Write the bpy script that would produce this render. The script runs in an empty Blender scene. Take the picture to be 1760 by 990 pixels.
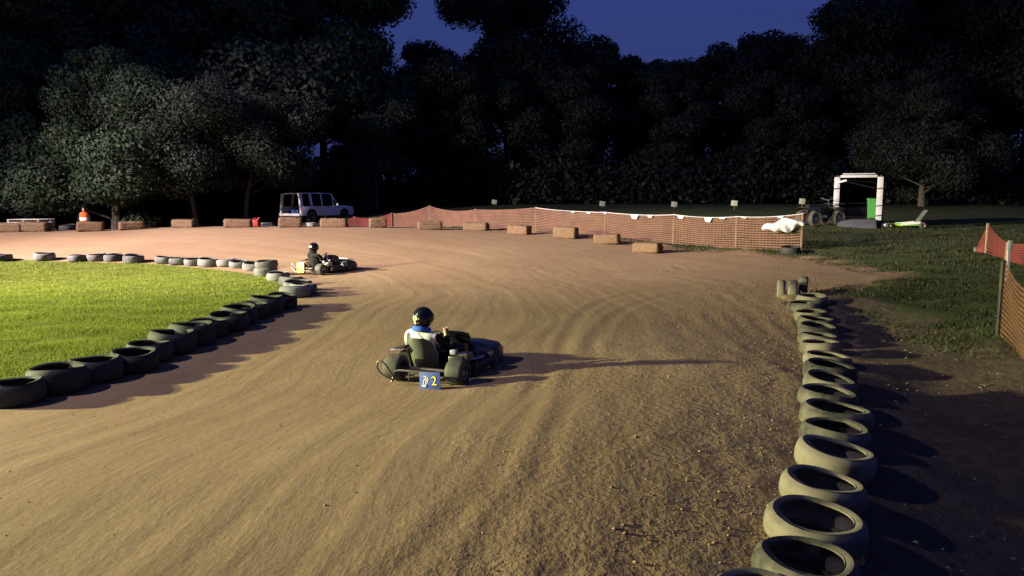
import bpy, bmesh, math, random
import numpy as np
from mathutils import Vector, Matrix
R = math.radians
random.seed(7); rng = np.random.default_rng(11)
scene = bpy.context.scene
col = scene.collection

# ------------------------------------------------------------------ camera
FPX, CX, CY, HOR, CAMZ = 1300.0, 880.0, 495.0, 340.0, 2.2
PITCH = math.atan((CY - HOR) / FPX)
cam = bpy.data.cameras.new('camera'); cam.sensor_width = 36.0
cam.lens = 36.0 * FPX / 1760.0; cam.clip_end = 2000; cam.clip_start = 0.05
camo = bpy.data.objects.new('camera', cam); col.objects.link(camo)
camo.location = (0, 0, CAMZ); camo.rotation_euler = (R(90) - PITCH, 0, 0)
scene.camera = camo

# ------------------------------------------------------------------ world, lamps, exposure
w = bpy.data.worlds.new('World'); scene.world = w; w.use_nodes = True
nt = w.node_tree; nt.nodes.clear()
sky = nt.nodes.new('ShaderNodeTexSky'); sky.sky_type = 'NISHITA'; sky.sun_disc = False
sky.sun_elevation = R(-1.0); sky.sun_rotation = R(180)
tint = nt.nodes.new('ShaderNodeMix'); tint.data_type = 'RGBA'; tint.blend_type = 'MULTIPLY'
tint.inputs[0].default_value = 1.0; tint.inputs[7].default_value = (0.135, 0.225, 1.08, 1)
bg = nt.nodes.new('ShaderNodeBackground'); bg.inputs[1].default_value = 0.5
wo = nt.nodes.new('ShaderNodeOutputWorld')
nt.links.new(sky.outputs[0], tint.inputs[6]); dusk = nt.nodes.new('ShaderNodeMix'); dusk.data_type = 'RGBA'; dusk.inputs[0].default_value = 0.75
dusk.inputs[7].default_value = (0.050, 0.082, 0.330, 1)
nt.links.new(tint.outputs[2], dusk.inputs[6]); nt.links.new(dusk.outputs[2], bg.inputs[0]); nt.links.new(bg.outputs[0], wo.inputs[0])

def floodlight(name, loc, target, power, color, size=150, blend=0.6, radius=0.12):
    l = bpy.data.lights.new(name, 'SPOT'); l.energy = power; l.color = color
    l.spot_size = R(size); l.spot_blend = blend; l.shadow_soft_size = radius
    o = bpy.data.objects.new(name, l); col.objects.link(o); o.location = loc
    d = Vector(target) - Vector(loc); o.rotation_euler = d.to_track_quat('-Z', 'Y').to_euler()
    return o
# three floodlight poles left of the frame: a far low one along the straight, a tall near one, one by the back straight
floodlight('floodlight', (-26.0, 7.6, 5.5), (-13.0, 9.0, 0.0), 58000, (0.96, 0.98, 0.46), 100, 0.8, 0.10)
floodlight('floodlight', (-26.2, 8.2, 5.95), (-13.0, 9.0, 0.0), 29000, (0.96, 0.98, 0.46), 100, 0.8, 0.10)
floodlight('floodlight', (-15.5, 5.8, 11.2), (-6.0, 12.5, 0.0), 6500, (0.96, 0.90, 1.0), 84, 0.8, 0.10)
floodlight('floodlight', (-35.0, 15.5, 12.5), (-19.0, 30.5, 0.9), 78000, (1.0, 0.83, 0.78), 76, 1.0, 0.12)
floodlight('floodlight', (-35.2, 15.2, 12.9), (-3.0, 28.0, 0.0), 175000, (1.0, 0.83, 0.78), 46, 1.0, 0.12)
vs = scene.view_settings
vs.view_transform = 'Standard'; vs.look = 'None'; vs.exposure = 0.18; vs.gamma = 1.0; vs.use_curve_mapping = False
scene.cycles.use_denoising = True
scene.cycles.max_bounces = 4; scene.cycles.diffuse_bounces = 2
scene.cycles.transparent_max_bounces = 8

# ------------------------------------------------------------------ helpers
def ray(px, py):
    a, b = (px - CX) / FPX, (CY - py) / FPX
    s, c = math.sin(PITCH), math.cos(PITCH)
    return Vector((a, c + b * s, -s + b * c))
def at_depth(px, py, d):
    r = ray(px, py); return Vector((0, 0, CAMZ)) + r * (d / r.y)

class MB:
    """collects shapes into one mesh object"""
    def __init__(s): s.bm = bmesh.new(); s.mi = 0
    def _mk(s, vs_, fs):
        v = [s.bm.verts.new(p) for p in vs_]
        for f in fs:
            try:
                q = s.bm.faces.new([v[i] for i in f]); q.material_index = s.mi; q.smooth = True
            except ValueError: pass
        return v
    def box(s, c, size, rot=None, bevel=0.0):
        x, y, z = size[0] / 2, size[1] / 2, size[2] / 2
        m = (rot.to_matrix() if hasattr(rot, 'to_matrix') else rot) if rot is not None else Matrix.Identity(3)
        b = min(bevel, x * .49, y * .49, z * .49)
        if b <= 0:
            P = [Vector((sx * x, sy * y, sz * z)) for sz in (-1, 1) for sy in (-1, 1) for sx in (-1, 1)]
            F = [(0, 2, 3, 1), (4, 5, 7, 6), (0, 1, 5, 4), (2, 6, 7, 3), (0, 4, 6, 2), (1, 3, 7, 5)]
            s._mk([m @ p + Vector(c) for p in P], F); return s
        t = bmesh.new(); bmesh.ops.create_cube(t, size=1.0)
        for v in t.verts: v.co = Vector((v.co.x * 2 * x, v.co.y * 2 * y, v.co.z * 2 * z))
        bmesh.ops.bevel(t, geom=t.edges[:], offset=b, segments=2, profile=0.5, affect='EDGES')
        t.verts.index_update()
        s._mk([m @ v.co + Vector(c) for v in t.verts], [[v.index for v in f.verts] for f in t.faces]); t.free(); return s
    def tube(s, pts, r, n=8, cap=True):
        pts = [Vector(p) for p in pts]; k = len(pts)
        rs = r if isinstance(r, (list, tuple)) else [r] * k
        V = []; F = []; up = Vector((0, 0, 1)); prev = None
        for i, p in enumerate(pts):
            t = (pts[min(i + 1, k - 1)] - pts[max(i - 1, 0)]).normalized()
            if prev is None:
                a = t.cross(up)
                if a.length < 1e-3: a = t.cross(Vector((0, 1, 0)))
            else: a = prev - t * prev.dot(t)
            a.normalize(); prev = a; b = t.cross(a)
            for j in range(n):
                q = 2 * math.pi * j / n
                V.append(p + (a * math.cos(q) + b * math.sin(q)) * rs[i])
        for i in range(k - 1):
            for j in range(n):
                F.append((i * n + j, i * n + (j + 1) % n, (i + 1) * n + (j + 1) % n, (i + 1) * n + j))
        if cap: F += [tuple(range(n))[::-1], tuple((k - 1) * n + j for j in range(n))]
        s._mk(V, F); return s
    def lathe(s, prof, n=28, m=None, closed=False):
        """prof: (r,z) list round the z axis, then matrix m"""
        m = m or Matrix.Identity(4); V = []; F = []; k = len(prof)
        for (r, z) in prof:
            for j in range(n):
                q = 2 * math.pi * j / n; V.append(m @ Vector((r * math.cos(q), r * math.sin(q), z)))
        for i in range(k if closed else k - 1):
            i2 = (i + 1) % k
            for j in range(n):
                F.append((i * n + j, i * n + (j + 1) % n, i2 * n + (j + 1) % n, i2 * n + j))
        s._mk(V, F); return s
    def prism(s, poly, depth, m=None):
        """poly in local xy extruded +-depth/2 along z, then m"""
        m = m or Matrix.Identity(4); n = len(poly)
        V = [m @ Vector((x, y, -depth / 2)) for x, y in poly] + [m @ Vector((x, y, depth / 2)) for x, y in poly]
        F = [tuple(range(n))[::-1], tuple(range(n, 2 * n))] + [(i, (i + 1) % n, n + (i + 1) % n, n + i) for i in range(n)]
        s._mk(V, F); return s
    def loft(s, rings, cap=True):
        n = len(rings[0]); V = [Vector(p) for r_ in rings for p in r_]; F = []
        for i in range(len(rings) - 1):
            for j in range(n):
                F.append((i * n + j, i * n + (j + 1) % n, (i + 1) * n + (j + 1) % n, (i + 1) * n + j))
        if cap: F += [tuple(range(n))[::-1], tuple((len(rings) - 1) * n + j for j in range(n))]
        s._mk(V, F); return s
    def ball(s, c, rad, u=16, v=10, fn=None):
        t = bmesh.new(); bmesh.ops.create_uvsphere(t, u_segments=u, v_segments=v, radius=1.0); t.verts.index_update()
        rad = (rad,) * 3 if not hasattr(rad, '__len__') else rad
        P = []
        for q in t.verts:
            p = Vector((q.co.x * rad[0], q.co.y * rad[1], q.co.z * rad[2]))
            if fn: p = fn(p)
            P.append(p + Vector(c))
        s._mk(P, [[q.index for q in f.verts] for f in t.faces]); t.free(); return s
    def build(s, name, mat, parent=None, sharp=35):
        bmesh.ops.recalc_face_normals(s.bm, faces=s.bm.faces[:])
        me = bpy.data.meshes.new(name); s.bm.to_mesh(me); s.bm.free()
        for m in (mat if isinstance(mat, (list, tuple)) else [mat]): me.materials.append(m)
        if sharp: me.set_sharp_from_angle(angle=R(sharp))
        o = bpy.data.objects.new(name, me); col.objects.link(o)
        if parent: o.parent = parent
        return o

def np_mesh(name, V, F, mat, attrs=None, smooth=True):
    me = bpy.data.meshes.new(name); V = np.asarray(V, np.float32); F = np.asarray(F, np.int32)
    nf, k = F.shape
    me.vertices.add(len(V)); me.vertices.foreach_set('co', V.ravel())
    me.loops.add(nf * k); me.loops.foreach_set('vertex_index', F.ravel())
    me.polygons.add(nf); me.polygons.foreach_set('loop_start', np.arange(0, nf * k, k, dtype=np.int32))
    me.polygons.foreach_set('use_smooth', np.full(nf, smooth))
    me.update(calc_edges=True)
    for an, av in (attrs or {}).items():
        a = me.attributes.new(an, 'FLOAT', 'POINT'); a.data.foreach_set('value', np.asarray(av, np.float32))
    me.materials.append(mat)
    o = bpy.data.objects.new(name, me); col.objects.link(o); return o

def tag(o, label=None, cat=None, group=None, kind=None):
    if label: o['label'] = label
    if cat: o['category'] = cat
    if group: o['group'] = group
    if kind: o['kind'] = kind
    return o
def empty(name, loc=(0, 0, 0), rz=0.0):
    o = bpy.data.objects.new(name, None); col.objects.link(o); o.empty_display_size = .2
    o.location = loc; o.rotation_euler = (0, 0, rz); return o
def copy_tree(o, parent=None):
    c = o.copy(); col.objects.link(c); c.parent = parent
    for ch in list(o.children): copy_tree(ch, c)
    return c
ORD = ['first', 'second', 'third', 'fourth', 'fifth', 'sixth', 'seventh', 'eighth', 'ninth', 'tenth', 'eleventh', 'twelfth',
       'thirteenth', 'fourteenth', 'fifteenth', 'sixteenth', 'seventeenth', 'eighteenth', 'nineteenth', 'twentieth']

# ------------------------------------------------------------------ materials
class NT:
    def __init__(s, name):
        s.m = bpy.data.materials.new(name); s.m.use_nodes = True; s.t = s.m.node_tree
        s.b = s.t.nodes['Principled BSDF']; s.co = s.n('ShaderNodeTexCoord').outputs['Object']
    def n(s, ty, **kw):
        x = s.t.nodes.new(ty)
        for k, v in kw.items(): setattr(x, k, v)
        return x
    def l(s, a, b): s.t.links.new(a, b)
    def noise(s, vec, scale, detail=5, rough=.6, dist=0.0):
        x = s.n('ShaderNodeTexNoise'); s.l(vec, x.inputs['Vector']); x.inputs['Scale'].default_value = scale
        x.inputs['Detail'].default_value = detail; x.inputs['Roughness'].default_value = rough; x.inputs['Distortion'].default_value = dist
        return x.outputs[0]
    def attr(s, name): return s.n('ShaderNodeAttribute', attribute_name=name).outputs['Fac']
    def math(s, op, a, b=0.5, clamp=False):
        x = s.n('ShaderNodeMath', operation=op, use_clamp=clamp)
        for i, q in enumerate((a, b)):
            if hasattr(q, 'links'): s.l(q, x.inputs[i])
            else: x.inputs[i].default_value = q
        return x.outputs[0]
    def ramp(s, f, lo, hi):
        x = s.n('ShaderNodeMapRange'); s.l(f, x.inputs[0]); x.inputs[1].default_value = lo; x.inputs[2].default_value = hi
        return x.outputs[0]
    def mix(s, f, a, b, mode='MIX'):
        x = s.n('ShaderNodeMix', data_type='RGBA', blend_type=mode)
        if hasattr(f, 'links'): s.l(f, x.inputs[0])
        else: x.inputs[0].default_value = f
        for i, q in ((6, a), (7, b)):
            if hasattr(q, 'links'): s.l(q, x.inputs[i])
            else: x.inputs[i].default_value = (*q, 1)
        return x.outputs[2]
    def base(s, c):
        if hasattr(c, 'links'): s.l(c, s.b.inputs['Base Color'])
        else: s.b.inputs['Base Color'].default_value = (*c, 1)
    def bump(s, h, strength=.5, dist=.02, chain=None):
        x = s.n('ShaderNodeBump'); x.inputs['Strength'].default_value = strength; x.inputs['Distance'].default_value = dist
        s.l(h, x.inputs['Height'])
        if chain is not None: s.l(chain, x.inputs['Normal'])
        return x.outputs[0]
    def done(s, rough=.9, metal=0.0, spec=.3, normal=None):
        s.b.inputs['Roughness'].default_value = rough; s.b.inputs['Metallic'].default_value = metal
        s.b.inputs['Specular IOR Level'].default_value = spec
        if normal is not None: s.l(normal, s.b.inputs['Normal'])
        return s.m

def plain(name, c, rough=.6, metal=0.0, spec=.4, var=.25, scale=9.0, dirt=None, dirt_amt=.0, bump=.0):
    t = NT(name); n = t.noise(t.co, scale, 6)
    c2 = tuple(max(0, x * (1 - var)) for x in c); c3 = tuple(min(1, x * (1 + var)) for x in c)
    cc = t.mix(t.ramp(n, .3, .7), c2, c3)
    if dirt: cc = t.mix(t.math('MULTIPLY', t.ramp(t.noise(t.co, scale * .45, 8, .7), .42, .62), dirt_amt), cc, dirt)
    t.base(cc)
    return t.done(rough, metal, spec, t.bump(n, bump, .01) if bump else None)

def mat_dirt():
    t = NT('clay_dirt')
    u, v, rough, rut, wet = (t.attr(k) for k in ('across', 'along', 'rough', 'rut', 'wet'))
    cb = t.n('ShaderNodeCombineXYZ'); t.l(u, cb.inputs[0]); t.l(t.math('MULTIPLY', v, .07), cb.inputs[1])
    st = t.noise(cb.outputs[0], 2.4, 8, .62, .15)
    cb2 = t.n('ShaderNodeCombineXYZ'); t.l(u, cb2.inputs[0]); t.l(t.math('MULTIPLY', v, .16), cb2.inputs[1])
    st2 = t.noise(cb2.outputs[0], 11.0, 6, .68, .25)
    big = t.noise(t.co, .33, 4, .6); grain = t.noise(t.co, 55, 3, .7); clod = t.noise(t.co, 13, 4, .62); mid = t.noise(t.co, 3.0, 6, .65)
    c = t.mix(t.ramp(st, .30, .70), (.200, .130, .078), (.275, .183, .110))
    c = t.mix(t.math('MULTIPLY', t.ramp(st2, .45, .75), .45), c, (.315, .215, .130))
    c = t.mix(t.math('MULTIPLY', t.ramp(big, .40, .66), .45), c, (.20, .115, .066))
    c = t.mix(t.math('MULTIPLY', t.ramp(mid, .5, .8), .30), c, (.13, .078, .047))
    c = t.mix(t.math('MULTIPLY', wet, .75), c, (.11, .066, .04))
    c = t.mix(t.math('MULTIPLY', t.ramp(grain, .55, .8), .35), c, (.12, .08, .05))
    t.base(c)
    n1 = t.bump(st, .13, .04)
    n2 = t.bump(st2, .34, .02, n1)
    n3 = t.bump(t.math('MULTIPLY', t.ramp(clod, .35, .8), t.math('ADD', t.math('MULTIPLY', rough, 1.0), .06)), .40, .045, n2)
    n4 = t.bump(grain, .18, .008, n3)
    return t.done(.95, 0, .15, n4)

def mat_ground():
    t = NT('field_soil')
    grassy, dirt = t.attr('grassy'), t.attr('dirt')
    n1, n2, n3 = t.noise(t.co, .8, 6), t.noise(t.co, 7, 6, .7), t.noise(t.co, 40, 4, .7)
    soil = t.mix(t.ramp(n2, .35, .7), (.060, .042, .034), (.120, .083, .062))  # real soil, but part of the hollow's shade is in this dark tone
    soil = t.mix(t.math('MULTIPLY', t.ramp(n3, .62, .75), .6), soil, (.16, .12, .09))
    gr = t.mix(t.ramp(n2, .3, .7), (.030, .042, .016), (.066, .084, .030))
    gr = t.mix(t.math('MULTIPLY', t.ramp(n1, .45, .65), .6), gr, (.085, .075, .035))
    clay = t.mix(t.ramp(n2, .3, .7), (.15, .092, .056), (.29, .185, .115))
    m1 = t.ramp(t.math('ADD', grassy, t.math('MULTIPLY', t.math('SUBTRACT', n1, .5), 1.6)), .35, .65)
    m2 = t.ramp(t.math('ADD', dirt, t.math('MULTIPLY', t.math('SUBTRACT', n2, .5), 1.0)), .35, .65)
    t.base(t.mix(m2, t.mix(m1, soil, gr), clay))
    return t.done(.97, 0, .1, t.bump(n3, .5, .02, t.bump(n2, .7, .08)))

def mat_blade(name, a, b, dry, thru=.25):
    t = NT(name); r = t.attr('tint')
    c = t.mix(r, a, b); c = t.mix(t.ramp(r, .86, .97), c, dry)
    c = t.mix(t.math('MULTIPLY', t.ramp(t.noise(t.co, .9, 4), .42, .66), .45), c, tuple(x * .55 for x in b))
    t.base(c); m = t.done(.7, 0, .2)
    tr_ = t.n('ShaderNodeBsdfTranslucent'); t.l(t.mix(1.0, c, (1.0, 1.0, .75), 'MULTIPLY'), tr_.inputs[0])
    mx_ = t.n('ShaderNodeMixShader'); mx_.inputs[0].default_value = thru; out = t.t.nodes['Material Output']
    t.l(t.b.outputs[0], mx_.inputs[1]); t.l(tr_.outputs[0], mx_.inputs[2]); t.l(mx_.outputs[0], out.inputs['Surface'])
    return m

def mat_leaf(name, a, b):
    t = NT(name); r = t.attr('tint'); t.base(t.mix(r, a, b)); return t.done(.6, 0, .25)

def mat_tyre(name, dust, amount, rub=(.022, .021, .020)):
    t = NT(name); oi = t.n('ShaderNodeObjectInfo')
    v = t.n('ShaderNodeVectorMath', operation='ADD'); t.l(t.co, v.inputs[0]); t.l(oi.outputs['Location'], v.inputs[1])
    n, f = t.noise(v.outputs[0], 2.6, 6, .65), t.noise(v.outputs[0], 34, 4, .7)
    c = t.mix(t.math('MULTIPLY', t.ramp(t.math('ADD', n, t.math('MULTIPLY', t.math('SUBTRACT', oi.outputs['Random'], .5), .22)), .30, .62), amount), rub, dust)
    c = t.mix(t.math('MULTIPLY', t.ramp(f, .5, .75), .35), c, tuple(x * .45 for x in dust))
    t.base(c); return t.done(.75, 0, .3, t.bump(f, .25, .006))

def mat_straw():
    t = NT('straw'); mp = t.n('ShaderNodeMapping'); t.l(t.co, mp.inputs[0]); mp.inputs['Scale'].default_value = (7, 40, 40)
    n, n2 = t.noise(mp.outputs[0], 1.5, 6, .7), t.noise(t.co, 2.5, 5)
    oi = t.n('ShaderNodeObjectInfo')
    c = t.mix(t.ramp(n, .3, .7), (.085, .058, .036), (.215, .155, .102))
    c = t.mix(t.math('MULTIPLY', t.ramp(n2, .4, .65), .5), c, (.17, .095, .06))
    c = t.mix(t.math('MULTIPLY', oi.outputs['Random'], .45), c, (.16, .085, .055))
    t.base(c); return t.done(.95, 0, .1, t.bump(n, .8, .03))

M = dict(
    dirt=mat_dirt(), ground=mat_ground(),
    lawn=mat_blade('lawn_blade', (.145, .19, .028), (.245, .275, .052), (.34, .31, .10), .38),
    field=mat_blade('field_blade', (.024, .032, .014), (.056, .060, .026), (.13, .105, .06)),
    lawn_soil=plain('lawn_soil', (.085, .105, .024), 1.0, 0, .0, .4, 5),
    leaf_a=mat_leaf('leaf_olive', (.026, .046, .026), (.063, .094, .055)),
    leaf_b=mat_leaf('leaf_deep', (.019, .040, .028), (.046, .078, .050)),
    leaf_d=mat_leaf('leaf_shaded', (.010, .015, .012), (.022, .028, .021)),  # leaf copy darkened: the unlit gloom of the wood is in the colour
    leaf_c=mat_leaf('leaf_brown', (.026, .037, .028), (.051, .066, .050)),
    bark=plain('bark', (.12, .10, .082), .95, 0, .1, .4, 6, bump=.6),
    straw=mat_straw(), twine=plain('twine', (.30, .20, .10), .9),
    tyre_right=mat_tyre('tyre_dusty', (.25, .205, .16), .72), tyre_left=mat_tyre('tyre_black', (.10, .098, .098), .28), tyre_back=mat_tyre('tyre_grey', (.22, .21, .215), .62),  # left row coloured darker for its shaded faces, back row paler as floodlit
    rubber=plain('kart_rubber', (.040, .040, .038), .7, 0, .35, .3, 12, (.16, .12, .08), .45),
    helmet=plain('helmet_black', (.008, .008, .010), .22, 0, .5, .1, 9),
    black=plain('black_plastic', (.014, .014, .016), .35, 0, .5, .2, 9, (.09, .065, .045), .25),
    black_cloth=plain('black_cloth', (.016, .016, .018), .9, 0, .1, .3, 14),
    steel=plain('steel', (.42, .41, .40), .35, .9, .5, .3, 15, (.10, .08, .06), .6),
    frame=plain('frame_paint', (.05, .05, .052), .45, .3, .5, .2, 10, (.16, .12, .08), .5),
    seat=plain('seat_fibreglass', (.088, .094, .084), .45, 0, .4, .18, 5, (.20, .175, .14), .45),
    blue=plain('dark_blue_paint', (.016, .024, .060), .28, 0, .6, .2, 6, (.14, .10, .07), .25),
    plate_blue=plain('plate_blue', (.022, .060, .33), .7, 0, .5, .15, 8, (.12, .10, .09), .25),
    white=plain('white_paint', (.78, .77, .75), .45, 0, .4, .08, 5, (.35, .30, .25), .25),
    yellow=plain('yellow_paint', (.80, .66, .06), .45, 0, .4, .1), number_yellow=plain('plate_yellow', (.46, .27, .05), .5, 0, .4, .15, 12),
    lime=plain('lime_emblem', (.55, .72, .16), .4), red=plain('red_plastic', (.42, .035, .03), .45),
    jersey=plain('white_jersey', (.62, .61, .66), .85, 0, .1, .1, 7, (.30, .27, .26), .35), collar=plain('blue_cloth', (.045, .13, .50), .85, 0, .1),
    skin=plain('skin', (.52, .31, .21), .6, 0, .3, .1), glass=plain('dark_glass', (.012, .014, .018), .08, 0, .6),
    pink=plain('pink_patch', (.55, .28, .24), .7),
    suv=plain('suv_white', (.80, .79, .80), .35, 0, .5, .05, 3, (.28, .25, .23), .2),
    dark=plain('dark_interior', (.012, .012, .014), .9, 0, .1), grey=plain('grey_ramp', (.10, .10, .115), .7, 0, .3, .2, 8),
    trailer=plain('trailer_white', (.48, .455, .50), .5, 0, .4, .1, 5, (.3, .27, .25), .35), skin_dark=plain('trailer_side', (.07, .07, .08), .6),
    green=plain('green_plastic', (.045, .21, .04), .5, 0, .4, .12), limekart=plain('lime_paint', (.30, .60, .06), .4, 0, .5, .12),
    net=plain('orange_net', (.115, .056, .036), .7, 0, .2, .2, 3), rednet=plain('red_net', (.16, .036, .032), .7, 0, .2, .2, 3),
    wood=plain('weathered_wood', (.26, .19, .14), .9, 0, .1, .25, 12), board=plain('pale_board', (.55, .58, .42), .7, 0, .2, .1),
    pallet=plain('pallet_boards', (.42, .42, .39), .85, 0, .2, .2, 7),
    cloth_grey=plain('grey_tank', (.30, .30, .34), .5),
    cloth=plain('white_cloth', (.56, .52, .56), .9, 0, .1, .12, 6), vest=plain('orange_vest', (.85, .13, .03), .75, 0, .2, .08),
    band=plain('reflective_band', (.85, .85, .85), .4, 0, .5, .05), jeans=plain('jeans', (.035, .045, .075), .9, 0, .1),
    blue_tub=plain('blue_tub', (.05, .09, .30), .5), litter=plain('dry_leaf', (.19, .15, .11), .9, 0, .1, .4, 3),
    clod=plain('clod_dirt', (.24, .155, .095), .97, 0, .1, .35, 2),
)

# ------------------------------------------------------------------ terrain
CTRL = [tuple(at_depth(px, py, d)) for px, py, d in [
    (750, 655, 9.1), (60, 690, 8.3), (500, 526, 15.0), (60, 452, 25.0), (400, 458, 24.0), (550, 472, 21.5), (800, 480, 20.0),
    (740, 394, 33.0), (400, 389, 33.5), (60, 397, 33.5), (153, 396, 33.3), (221, 393.5, 33.3), (313, 390, 33.4), (496, 389, 33.5), (620, 389, 33.5), (880, 400, 31.5), (975, 408, 29.5), (1115, 434, 26.2), (1290, 442, 24.0),
    (1380, 434, 24.6), (548, 384, 48.0), (1475, 392, 32.0), (1560, 393, 32.0), (850, 352, 62.0), (1372, 355, 55.0),
    (1380, 990, 4.4), (1415, 855, 5.5), (1428, 660, 8.7), (1385, 524, 14.6), (1720, 574, 11.2), (1690, 436, 22.0), (1150, 560, 12.8)]]
CTRL += [(-20.6, 37.4, .02), (-10, 38, .45), (-2, 4.4, 0), (1.0, 5, .02), (-7, 4, 0), (0, -10, 0), (-30, -5, 0), (-35, 15, 0), (-20, 13, 0), (-11, 16, .02),
         (3.0, 4.3, -.34), (3.9, 5.7, -.40), (5.2, 8.7, -.34), (6.6, 12.0, -.10), (6.2, 6.0, -.42), (7.5, 8.4, -.2), (14, 4, -.1), (12, 14, .45), (30, 10, .4), (20, 35, .95),
         (-45, 40, .5), (-30, 60, .7), (0, 75, 1.4), (-70, 90, 1.0), (40, 60, 1.6), (30, 85, 1.9), (80, 90, 2.2), (0, 130, 2.2), (80, 20, .8), (-80, 10, .2), (-90, 150, 1.5), (90, 150, 2.5)]
CT = np.array(CTRL, float)
def _phi(r2): return r2 * np.log(r2 + 1e-9) * .5
_n = len(CT)
_d2 = ((CT[:, None, :2] - CT[None, :, :2]) ** 2).sum(-1)
_A = np.zeros((_n + 3, _n + 3)); _A[:_n, :_n] = _phi(_d2) + np.eye(_n) * .35
_A[:_n, _n] = 1; _A[:_n, _n + 1:] = CT[:, :2]; _A[_n, :_n] = 1; _A[_n + 1:, :_n] = CT[:, :2].T
_W = np.linalg.solve(_A, np.concatenate([CT[:, 2], np.zeros(3)]))
def ZZ(x, y):
    x = np.asarray(x, float); y = np.asarray(y, float); sh = x.shape; x = x.ravel(); y = y.ravel(); out = np.empty_like(x)
    for i in range(0, len(x), 40000):
        a, b = x[i:i + 40000], y[i:i + 40000]
        out[i:i + 40000] = _phi((a[:, None] - CT[:, 0]) ** 2 + (b[:, None] - CT[:, 1]) ** 2) @ _W[:_n] + _W[_n] + a * _W[_n + 1] + b * _W[_n + 2]
    return out.reshape(sh)
def Z(x, y): return float(ZZ(np.array([x]), np.array([y]))[0])
def at(px, py, h=0.0):
    """the point h above the terrain that the pixel of the photograph looks at"""
    r = ray(px, py); d = np.concatenate([np.arange(2.5, 30, .02), np.arange(30, 110, .1)]) / r.y
    g = CAMZ + r.z * d - ZZ(r.x * d, r.y * d) - h
    i = np.argmax(g < 0) if (g < 0).any() else len(d) - 1
    p = r * float(d[i]); return Vector((p.x, p.y, Z(p.x, p.y)))
def on(px, d):
    x = (px - CX) / FPX * d / (math.cos(PITCH)); return Vector((x, d, Z(x, d)))
def normal(x, y, e=.3):
    return Vector((-(Z(x + e, y) - Z(x - e, y)) / (2 * e), -(Z(x, y + e) - Z(x, y - e)) / (2 * e), 1)).normalized()

def smooth_poly(P, n=10):
    P = np.array(P, float); out = []; k = len(P)
    for i in range(k):
        p0, p1, p2, p3 = P[i - 1], P[i], P[(i + 1) % k], P[(i + 2) % k]
        for t in np.linspace(0, 1, n, endpoint=False):
            out.append(.5 * ((2 * p1) + (-p0 + p2) * t + (2 * p0 - 5 * p1 + 4 * p2 - p3) * t * t + (-p0 + 3 * p1 - 3 * p2 + p3) * t ** 3))
    return np.array(out)
def inside(P, x, y):
    r = np.zeros(x.shape, bool)
    for i in range(len(P)):
        (x1, y1), (x2, y2) = P[i - 1], P[i]
        if y1 == y2: continue
        c = ((y1 > y) != (y2 > y)) & (x < (x2 - x1) * (y - y1) / (y2 - y1) + x1); r ^= c
    return r
def poly_dist(P, x, y, closed=True):
    best = np.full(x.shape, 1e9); arc = np.zeros(x.shape); acc = 0.0; k = len(P)
    for i in range(k if closed else k - 1):
        a, b = P[i], P[(i + 1) % k]; ab = b - a; L = math.hypot(*ab)
        if L < 1e-6: continue
        t = np.clip(((x - a[0]) * ab[0] + (y - a[1]) * ab[1]) / (L * L), 0, 1)
        d = np.hypot(x - a[0] - t * ab[0], y - a[1] - t * ab[1]); m = d < best
        best[m] = d[m]; arc[m] = acc + t[m] * L; acc += L
    return best, arc

# the lawn inside the bend, then the outer edge of the dirt track (plan view)
LAWN = smooth_poly([(-5.9, 7.6), (-5.35, 9.0), (-5.1, 11.0), (-4.95, 13.2), (-4.9, 15.2), (-5.2, 17.4), (-5.9, 19.6), (-7.4, 21.8), (-9.6, 23.6),
                    (-13, 24.9), (-19, 25.6), (-30, 26.0), (-40, 20), (-38, 8), (-20, 5.2), (-9, 5.6)], 8)
LINE = smooth_poly([(-9.5, -12), (-7.6, -4), (-6.7, 2), (-6.0, 6), (-5.35, 9.0), (-5.1, 11.0), (-4.95, 13.2), (-4.9, 15.2), (-5.2, 17.4), (-5.9, 19.6), (-7.4, 21.8), (-9.6, 23.6),
                    (-13, 24.9), (-19, 25.6), (-30, 26.0), (-50, 20), (-50, -12)], 8)           # the racing line follows the inside of the bend
e = lambda px, py: tuple(at(px, py))[:2]
OUT = smooth_poly([(-45, -4), (-10, -6), (1.0, -6), (1.35, 1.5), e(1320, 985), e(1372, 850), e(1385, 700), e(1385, 620), e(1362, 540), e(1345, 500),
                   e(1440, 492), e(1500, 478), e(1400, 452), e(1290, 437), e(1150, 431), e(1090, 420), e(960, 404), e(860, 397), e(740, 391.5), e(600, 387),
                   e(400, 387), e(200, 391), e(0, 397), (-45, 35), (-60, 20)], 6)
RUTS = [smooth_poly([e(*p) for p in pts], 8)[:-16] for pts in (
    [(760, 990), (860, 800), (930, 660), (1000, 540), (1080, 505), (1200, 488), (1320, 478), (1400, 472)],
    [(860, 990), (930, 800), (985, 660), (1050, 548), (1130, 512), (1240, 494), (1330, 483), (1400, 476)],
    [(900, 465), (1000, 462), (1100, 470), (1200, 470), (1290, 464), (1350, 458)])]

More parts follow.
